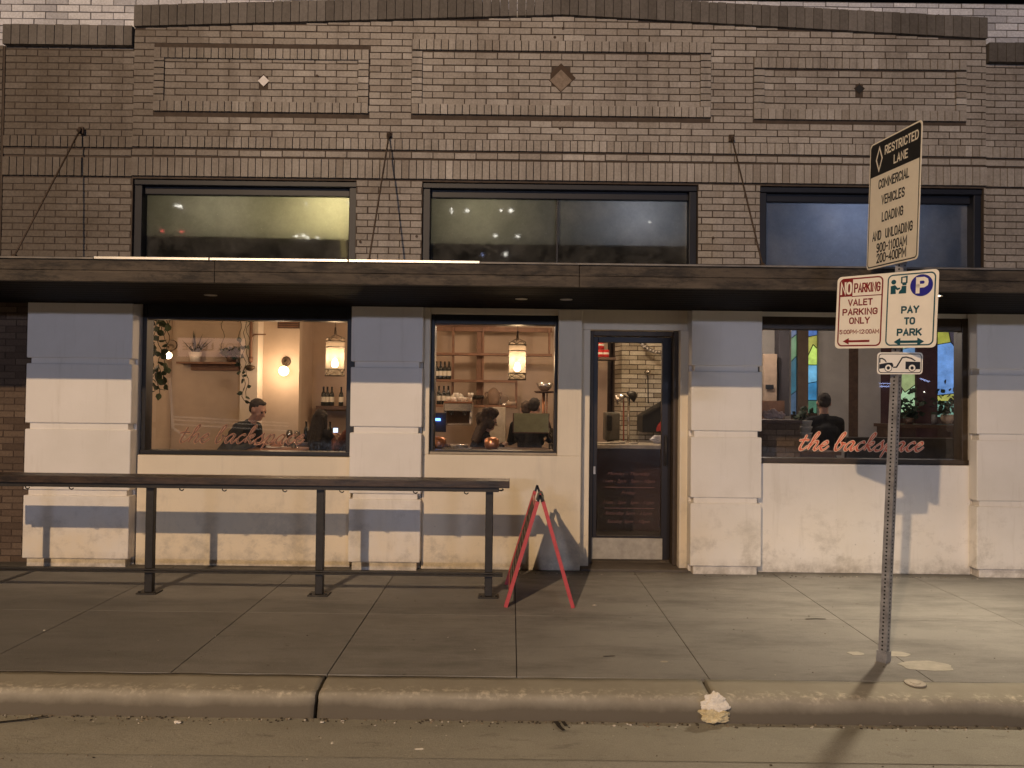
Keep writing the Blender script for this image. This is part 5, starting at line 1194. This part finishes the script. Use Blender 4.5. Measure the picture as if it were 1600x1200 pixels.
T = empty('dark_bench', (at(1440, 690, 2.6).x, 2.6, 0), 'dark bench seat with a worn back behind the lettered window', 'bench'); mb = MB(); mb.box(-1.0, .7, -.04, .04, .5, at(1440, 684, 2.6).z, 0, .01); mb.build('backrest', mat('worn_leather', (.06, .048, .038), .7, 0, .4, 5), T); mb = MB(); mb.box(-1.0, .7, -.0, .45, .42, .5, 0, .01); mb.box(-.95, .65, .05, .4, 0, .42); mb.build('seat', M_WOODD, T)

# ================================================================== PEOPLE
M_SKIN = mat('skin', (.42, .24, .165), .6, 0, .1, 12); M_HAIRG = mat('grey_brown_hair', (.045, .036, .03), .8, 0, .4, 40); M_HAIRD = mat('dark_hair', (.016, .011, .009), .7, 0, .4, 40); M_HAIRB = mat('brown_hair', (.06, .038, .025), .75, 0, .45, 40)
def fuse(name, caps, ells, voxel, mats, parent, classify=None, jitter=0):
    mb = MB()
    for p0, r0, p1, r1, m in caps:
        mb.cyl(p0, p1, r0, r1, 12); mb.ball(p0, r0*.999, 0, 2); mb.ball(p1, r1*.999, 0, 2)
    for c, sc, m in ells: mb.ball(c, 1, 0, 3, sc)
    me = mb.mesh(name, mats); o = bpy.data.objects.new(name, me); COL.objects.link(o)
    md = o.modifiers.new('r', 'REMESH'); md.mode = 'VOXEL'; md.voxel_size = voxel; md.use_smooth_shade = True
    sm = o.modifiers.new('s', 'SMOOTH'); sm.iterations = 3; sm.factor = .5
    dg = bpy.context.evaluated_depsgraph_get(); m2 = bpy.data.meshes.new_from_object(o.evaluated_get(dg))
    o.modifiers.clear(); o.data = m2; bpy.data.meshes.remove(me)
    m2.materials.clear(); [m2.materials.append(k) for k in mats]
    if len(mats) > 1:
        for f in m2.polygons:
            c = f.center; best = 1e9; bi = 0
            for p0, r0, p1, r1, m in caps:
                d = p1-p0; t = max(0, min(1, (c-p0).dot(d)/max(1e-9, d.length_squared))); e = (c-p0-d*t).length-(r0+(r1-r0)*t)
                if e < best: best, bi = e, m
            for q, sc, m in ells:
                e = ((c-q).length-max(sc)) if False else (Vector(((c.x-q.x)/sc[0], (c.y-q.y)/sc[1], (c.z-q.z)/sc[2])).length-1)*min(sc)
                if e < best: best, bi = e, m
            f.material_index = bi
    if jitter:
        for v in m2.vertices: v.co += v.normal*jitter*(noise.noise(v.co*38)+.6*noise.noise(v.co*90))
    o.parent = parent
    return o
def person(head, yaw, label, cloth, hair, style, lean=.15, pitch=.2, turn=0., reach=.35, hand_z=1.12, sc=None):
    """a standing figure whose head centre is at `head`; faces local +X"""
    nom = .92+.54*math.cos(lean)+.165*math.cos(lean*.6)
    s = head.z/nom if sc is None else sc
    V = Vector
    hip = V((0, 0, .92)); up = V((math.sin(lean), 0, math.cos(lean))); chest = hip+up*.34; neck = hip+up*.54
    hc = neck+V((math.sin(lean*.6)*.19+.02, 0, math.cos(lean*.6)*.165))
    T = bpy.data.objects.new('person', None); COL.objects.link(T)
    off = V((hc.x*math.cos(yaw), hc.x*math.sin(yaw), 0))*s
    T.location = (head.x-off.x, head.y-off.y, 0); T.rotation_euler = (0, 0, yaw); T.scale = (s, s, s)
    tag(T, label, 'person')
    caps = []; E = []
    caps.append((hip, .135, hip+up*.16, .125, 1)); caps.append((hip+up*.12, .125, chest, .14, 1)); caps.append((chest+V((0, -.07, 0)), .115, chest+V((0, .07, 0)), .115, 1))
    caps.append((neck-up*.06+V((0, -.13, 0)), .07, neck-up*.06+V((0, .13, 0)), .07, 1)); caps.append((neck-up*.03, .075, neck-up*.0, .06, 1))
    caps.append((neck-up*.02, .055, hc+V((-.02, 0, -.06)), .052, 0))
    Rp = Matrix.Rotation(turn, 3, 'Z') @ Matrix.Rotation(pitch, 3, 'Y')
    H = lambda x, y, z: hc+Rp @ V((x, y, z))
    E.append((H(-.01, 0, .02), (.097, .076, .105), 0)); E.append((H(.025, 0, -.055), (.065, .057, .07), 0)); E.append((H(.06, 0, -.085), (.03, .035, .03), 0))
    caps.append((H(.085, 0, .015), .010, H(.112, 0, -.028), .014, 0)); caps.append((H(.078, -.035, .03), .014, H(.078, .035, .03), .014, 0)); caps.append((H(.082, -.016, -.062), .010, H(.082, .016, -.062), .010, 0))
    for sy in (-1, 1):
        E.append((H(-.01, sy*.078, -.005), (.022, .012, .034), 0)); caps.append((H(.062, sy*.035, -.02), .022, H(.05, sy*.045, -.04), .022, 0))
        sh = neck-up*.07+V((0, sy*.175, 0)); tgt = V((reach+.1, sy*.10, hand_z/s)); 
        d = tgt-sh; L = d.length; ua, fa = .29, .27
        if L > ua+fa-.02: tgt = sh+d.normalized()*(ua+fa-.02); d = tgt-sh; L = d.length
        a = (ua*ua-fa*fa+L*L)/(2*L); hgt = math.sqrt(max(0, ua*ua-a*a)); u = d.normalized(); pole = V((-.3, sy*.6, -1)); pole = (pole-u*pole.dot(u)).normalized(); el = sh+u*a+pole*hgt
        caps.append((sh, .065, el, .05, 1)); caps.append((el, .05, tgt, .036, 1))
        f = (tgt-el).normalized(); side = f.cross(V((0, 0, 1))).normalized(); nrm = side.cross(f)
        pc_ = tgt+f*.05; caps.append((tgt, .027, tgt+f*.03, .03, 0))
        for k in range(4):
            o_ = (k-1.5)*.019; b0 = tgt+f*.045+side*o_; caps.append((tgt+f*.0+side*o_*.7, .016, b0+f*.035, .013, 0))
            ln = (.030, .038, .036, .026)[k]; m1 = b0+f*(.035+ln)-nrm*.008; caps.append((b0+f*.035, .0095, m1, .0085, 0)); caps.append((m1, .0085, m1+f*ln*.5-nrm*ln*.75, .0075, 0))
        th = tgt+f*.025-side*sy*.03*(1 if sy > 0 else 1); caps.append((tgt+f*.02, .016, th+f*.02-nrm*.012, .011, 0)); caps.append((th+f*.02-nrm*.012, .011, th+f*.055-nrm*.02, .009, 0))
        hp = hip+V((0, sy*.085, -.03)); kn = V((.03, sy*.10, .49)); an = V((-.03, sy*.10, .09))
        caps.append((hp, .088, kn, .06, 2)); caps.append((kn, .058, an, .042, 2)); caps.append((an+V((-.02, 0, -.045)), .04, an+V((.14, 0, -.055)), .033, 3))
    fuse('body', caps, E, .009, [M_SKIN, cloth, M_GCLOTH, M_BLACK], T)
    for sy in (-1, 1):
        mb = MB(); mb.ball(H(.083, sy*.033, .008), .011, 0, 2); mb.build('eye', mat('dark_eye', (.02, .015, .012), .3), T)
    hcaps = []; hE = [(H(-.03, 0, .045), (.098, .086, .098), 0), (H(-.055, 0, -.0), (.066, .080, .085), 0), (H(.03, 0, .09), (.055, .068, .038), 0)]
    if style == 'short':
        hE = [(H(-.034, 0, .046), (.094, .081, .088), 0), (H(-.058, 0, .0), (.055, .073, .07), 0), (H(.018, .0, .090), (.05, .058, .030), 0)]
    if style == 'long':
        for i in range(9):
            sy = (i-4)/4; hcaps.append((H(-.06, sy*.07, .02), .045, neck+V((-.13-.03*(1-abs(sy)), sy*.10, -.22-.06*math.cos(i*2.))), .03, 0))
        for sy in (-1, 1): hcaps.append((H(.0, sy*.08, .06), .03, neck+V((.0, sy*.115, -.12)), .03, 0))
    if style == 'big':
        rnd = random.Random(4)
        for i in range(34):
            a_ = rnd.uniform(0, 6.28); e_ = rnd.uniform(-.9, 1.4); dd = V((math.cos(a_)*math.cos(e_), math.sin(a_)*math.cos(e_), math.sin(e_)))
            if dd.x > .35 and dd.z < .55: continue
            hE.append((H(-.03, 0, .03)+Rp @ (dd*.125), (.05, .05, .05), 0))
        for i in range(7): sy = (i-3)/3; hcaps.append((H(-.07, sy*.1, .0), .055, neck+V((-.13, sy*.13, -.10)), .04, 0))
    fuse('hair', hcaps, hE, .009, [hair], T, jitter=.006)
    return T
p = at(403, 641, 1.75); person(p, R(-18), 'man in a dark jacket bent over the high table in the dining window', M_GCLOTH, M_HAIRG, 'short', .70, .42, 0, .36, 1.10)
p = at(502, 654, 2.6); person(p, R(62), 'woman with long dark hair seen from behind at the dining bar', M_DCLOTH, M_HAIRD, 'long', .08, .12, 0, .3, 1.12)
p = at(551, 652, 2.5); person(p, R(150), 'person in a dark patterned top half hidden by the pilaster', mat('patterned_cloth', (.10, .035, .025), .9, 0, .8, 30), M_HAIRD, 'long', .15, .2, 0, .3, 1.15)
p = at(765, 658, 1.85); person(p, R(15), 'woman with big curly brown hair leaning at the window bar', M_DCLOTH, M_HAIRB, 'big', .35, .3, 0, .3, 1.10)
p = at(822, 640, 3.3); person(p, R(90), 'dark haired guest behind the menu board nearer the shelves', M_DCLOTH, M_HAIRB, 'short', .1, .1, 0, .3, 1.1)
p = at(836, 636, 3.2); person(p, R(70), 'dark haired guest behind the menu board beside the serving stand', M_DCLOTH, M_HAIRD, 'short', .1, .1, 0, .3, 1.1)
p = at(1287, 630, 2.5); person(p, R(78), 'man in black seen from behind in the lettered window', M_DCLOTH, M_HAIRG, 'short', .12, .22, 0, .32, 1.12)

# ================================================================== ACROSS THE STREET (seen as reflections in the panes)
BY = -24.0
OB = empty('opposite_building', (0, BY, 0), 'dark building across the street whose lamps reflect in the shop panes', 'building')
mb = MB(); mb.box(-40, 40, -.8, 0, -.3, 12); mb.build('wall', mat('dark_facade', (.05, .048, .05), .9, 0, .3, .6), OB)
def mirror(px, py, gy):
    d = (px-800)*RT + (600-py)*UP + FPX*FW; t = (2*gy-(BY+.06)-CAM.y)/d.y; q = CAM+d*t; return q.x, q.z
RG = [glow('white_lamp_glow', (1, .95, .85), 30), glow('red_lamp_glow', (1, .1, .08), 22), glow('blue_tube_glow', (.45, .55, 1), 10)]
for px, py, w, h, k in ((275, 321, .10, .10, 0), (281, 322, .22, .12, 0), (253, 361, .12, .10, 1), (284, 362, .12, .10, 1), (463, 369, .18, .10, 0), (474, 368, .22, .10, 0), (480, 371, .14, .1, 0), (496, 371, .1, .1, 0), (478, 318, .08, .08, 0), (545, 316, .08, .08, 0),
                        (706, 329, .06, .35, 0), (730, 329, .22, .10, 0), (783, 329, .1, .12, 0), (798, 329, .22, .14, 0), (774, 368, .20, .08, 0), (809, 369, .24, .08, 0), (790, 397, .2, .12, 0), (754, 398, .1, .12, 2), (1015, 347, .07, .07, 0)):
    x, z = mirror(px, py, .15); w *= .6; h *= .6; mb = MB(); mb.box(-w/2, w/2, -.03, .03, -h/2, h/2); mb.build('facade_lamp', RG[k], OB, (x, .05, z))
for px, py, w, h, k in ((1445, 594, .40, .05, 2), (1384, 599, .5, .05, 2), (1384, 604, .5, .05, 2), (1279, 513.5, .5, .09, 0), (1445, 612, .05, .05, 0)):
    x, z = mirror(px, py, .27); mb = MB(); mb.box(-w/2, w/2, -.03, .03, -h/2, h/2); o = mb.build('tube_lamp', RG[k], OB, (x, .05, z)); o.rotation_euler = (0, R(18) if px == 1445 and py < 600 else 0, 0)
RG.append(glow('warm_streak_glow', (1, .75, .25), 1.6)); RG.append(glow('pale_streak_glow', (1, .8, .62), 1.1))
def streak_bar(p0, p1, w, k, gy):  # glowing bars added so their reflections draw streaks in the panes
    a, b = mirror(*p0, gy), mirror(*p1, gy); mb = MB(); mb.bar((a[0], BY+.05, a[1]), (b[0], BY+.05, b[1]), w, .04, 0, (0, 1, 0))
    o = mb.build('glow_streak', RG[k], OB); o.location = (0, -BY, 0)
streak_bar((532, 338), (538, 402), .22, 3, .15)
for y in (651, 656, 663): streak_bar((272, y), (450, y+10), .05, 4, .27)
streak_bar((265, 590), (270, 668), .10, 4, .27); streak_bar((270, 668), (290, 684), .07, 4, .27)
# lease banner
xa, za = mirror(278, 553, .27); xb, zb = mirror(383, 533, .27)
xa, xb = min(xa, xb), max(xa, xb); cx, cz = (xa+xb)/2, (za+zb)/2; w = xb-xa; h = .78
mb = MB(); mb.box(-w/2, w/2, 0, .06, -h/2, h/2); s = mb.build('lease_banner', glow('banner_glow', (1, .60, .48), 2.0), OB, (cx, .03, cz))
mb = MB(); text_faces(mb, 'FOR LEASE', 0, .03, w*.86, h*.42, 0, 0, .02); t = mb.build('banner_lettering', glow('banner_ink_glow', (1, .45, .35), .3), s, (0, .064, 0), False); t.rotation_euler = (0, 0, math.pi)

# ================================================================== LIGHT
def street_lamp(loc, ang, label, power, col, r, armlen=1.6, pole=True):
    x, y, z = loc; T = empty('street_lamp', (x-armlen*math.cos(ang), y-armlen*math.sin(ang), -.15), label, 'street lamp')
    lx, ly, lz = armlen*math.cos(ang), armlen*math.sin(ang), z+.15
    mb = MB(); mb.cyl((0, 0, 0), (0, 0, lz+.05), .09, .06, 14); mb.cyl((0, 0, 0), (0, 0, .3), .16, .12, 14); mb.build('pole', M_GALV, T)
    mb = MB(); mb.tube([(0, 0, lz), (lx*.3, ly*.3, lz+.14), (lx*.8, ly*.8, lz+.18)], .035); mb.build('arm', M_GALV, T)
    mb = MB(); mb.box(lx-.3, lx+.3, ly-.14, ly+.14, lz+.14, lz+.26, 0, .03); mb.build('lamp_head', M_GALV, T)
    mb = MB(); mb.box(lx-.2, lx+.2, ly-.1, ly+.1, lz+.125, lz+.139); mb.build('lens', glow('lens_glow_%d' % int(power), col, 30), T)
    l = lamp('street_light', (lx, ly, lz+.03), power, col, r, T, 'SPOT'); l.data.spot_size = R(86); l.data.spot_blend = 1.
    l.rotation_euler = (Vector((-2.6, 0, 2.4))-Vector(loc)).to_track_quat('-Z', 'Y').to_euler(); return l
street_lamp((-4.95, -16.2, 8.6), math.pi/2, 'tall street lamp across the road lighting the shopfront', 7300, (1, .70, .42), .09)
# unseen blue light from across the street, added as two glowing boxes
for k_, (xs_, zs_) in enumerate(((8.5, 3.5), (-5.2, 3.5))):
    mb = MB(); mb.box(-1.35, 1.35, 0, .12, -.22, .22); mb.build('blue_fill_box', glow('blue_fill_glow_%d' % k_, (.55, .6, 1), .8), OB, (xs_, .02, zs_))
    sl = lamp('blue_fill_light', (xs_, .35, zs_), 540, (.69, .745, 1), 2.6, OB, 'AREA'); sl.data.shape = 'RECTANGLE'; sl.data.size_y = .35; sl.rotation_euler = (R(90), 0, 0)
# first is the recessed light behind the signs, second is added as fill
for i, (x, y, e) in enumerate(((3.40, -1.28, 290), (6.2, -1.28, 190))):
    mb = MB(); mb.lathe([(.075, .0), (.06, .012), (0, .012)], n=20); o = mb.build('recessed_light', mat('dull_trim', (.35, .32, .28)), CN, (x, y, 2.554))  # the second one is an added body for the fill light
    mb = MB(); mb.cyl((0, 0, .003), (0, 0, .008), .055, .055, 20); mb.build('lens', glow('soffit_and_fill_lens_%d' % i, (1, .86, .66), 12), o)
    sp = lamp('soffit_and_fill_light', (0, 0, -.01), e, (1, .84, .62), .05, o, 'SPOT'); sp.data.spot_size = R(122); sp.data.spot_blend = .75; sp.rotation_euler = (R(-17), 0, 0)
# room lights out of sight above the window heads
for i, (x, y, z, e, c) in enumerate(((-5.2, 2.2, 2.6, 30, WARM), (-2.6, 1.2, 2.55, 20, WARM), (-1.9, 3.4, 2.8, 20, WARM), (-.1, 3.2, 2.85, 40, (1, .74, .52)), (1.6, 3.1, 2.8, 34, (1, .76, .50)), (3.2, 3.2, 2.8, 58, (1, .85, .74)), (5.0, 2.5, 2.8, 22, (1, .87, .8)))):
    T = empty('ceiling_downlight', (x, y, 2.97), ['ceiling downlight over the vine corner', 'ceiling downlight just inside the dining window', 'ceiling downlight over the dining bar', 'ceiling downlight before the kitchen shelves', 'ceiling downlight over the service counter', 'ceiling downlight over the man in black', 'ceiling downlight over the dark bench'][i], 'downlight', 'ceiling downlights')
    mb = MB(); mb.lathe([(.05, 0), (.06, 0), (.06, .03), (0, .03)], n=16); mb.build('trim', M_STEEL, T)
    lamp('room_light', (0, 0, z-2.97-.02), e, c, .06, T)
# added bulbs whose glow imitates street reflections in the transom panes
for (x, y, z, e, c, lb) in ((-2.95, .6, 3.66, 3.2, (1, .88, .58), 'added dim bulb behind the far half of the greenish transom pane'), (-1.80, .50, 3.66, 13.0, (1, .84, .40), 'added warm bulb behind the greenish transom pane'), (-.35, .6, 3.66, 3.6, (1, .88, .55), 'added dim bulb behind the middle transom pane'), (1.25, .55, 3.6, 3.4, (.75, .8, 1), 'added cool bulb behind the middle transom pane'), (3.4, .7, 3.62, 9.0, (.46, .58, 1), 'added blue bulb behind the transom by the signs')):
    T = empty('helper_bulb', (x, y, z), lb, 'bulb'); mb = MB(); mb.ball((0, 0, .05), .03); mb.build('helper_socket', M_CER, T); lamp('helper_light', (0, 0, -.02), e, c, .05, T)

w = bpy.data.worlds.new('World'); S.world = w; w.use_nodes = True
nt = w.node_tree; bg = nt.nodes['Background']; sky = nt.nodes.new('ShaderNodeTexSky'); sky.sky_type = 'NISHITA'; sky.sun_disc = False; sky.sun_elevation = R(-4); sky.sun_rotation = R(200)
nt.links.new(sky.outputs[0], bg.inputs[0]); bg.inputs[1].default_value = .06
S.view_settings.view_transform = 'Standard'; S.view_settings.look = 'None'; S.view_settings.exposure = 0; S.view_settings.gamma = 1
S.cycles.use_denoising = True; S.cycles.max_bounces = 8; S.cycles.transparent_max_bounces = 12; S.cycles.sample_clamp_indirect = 4
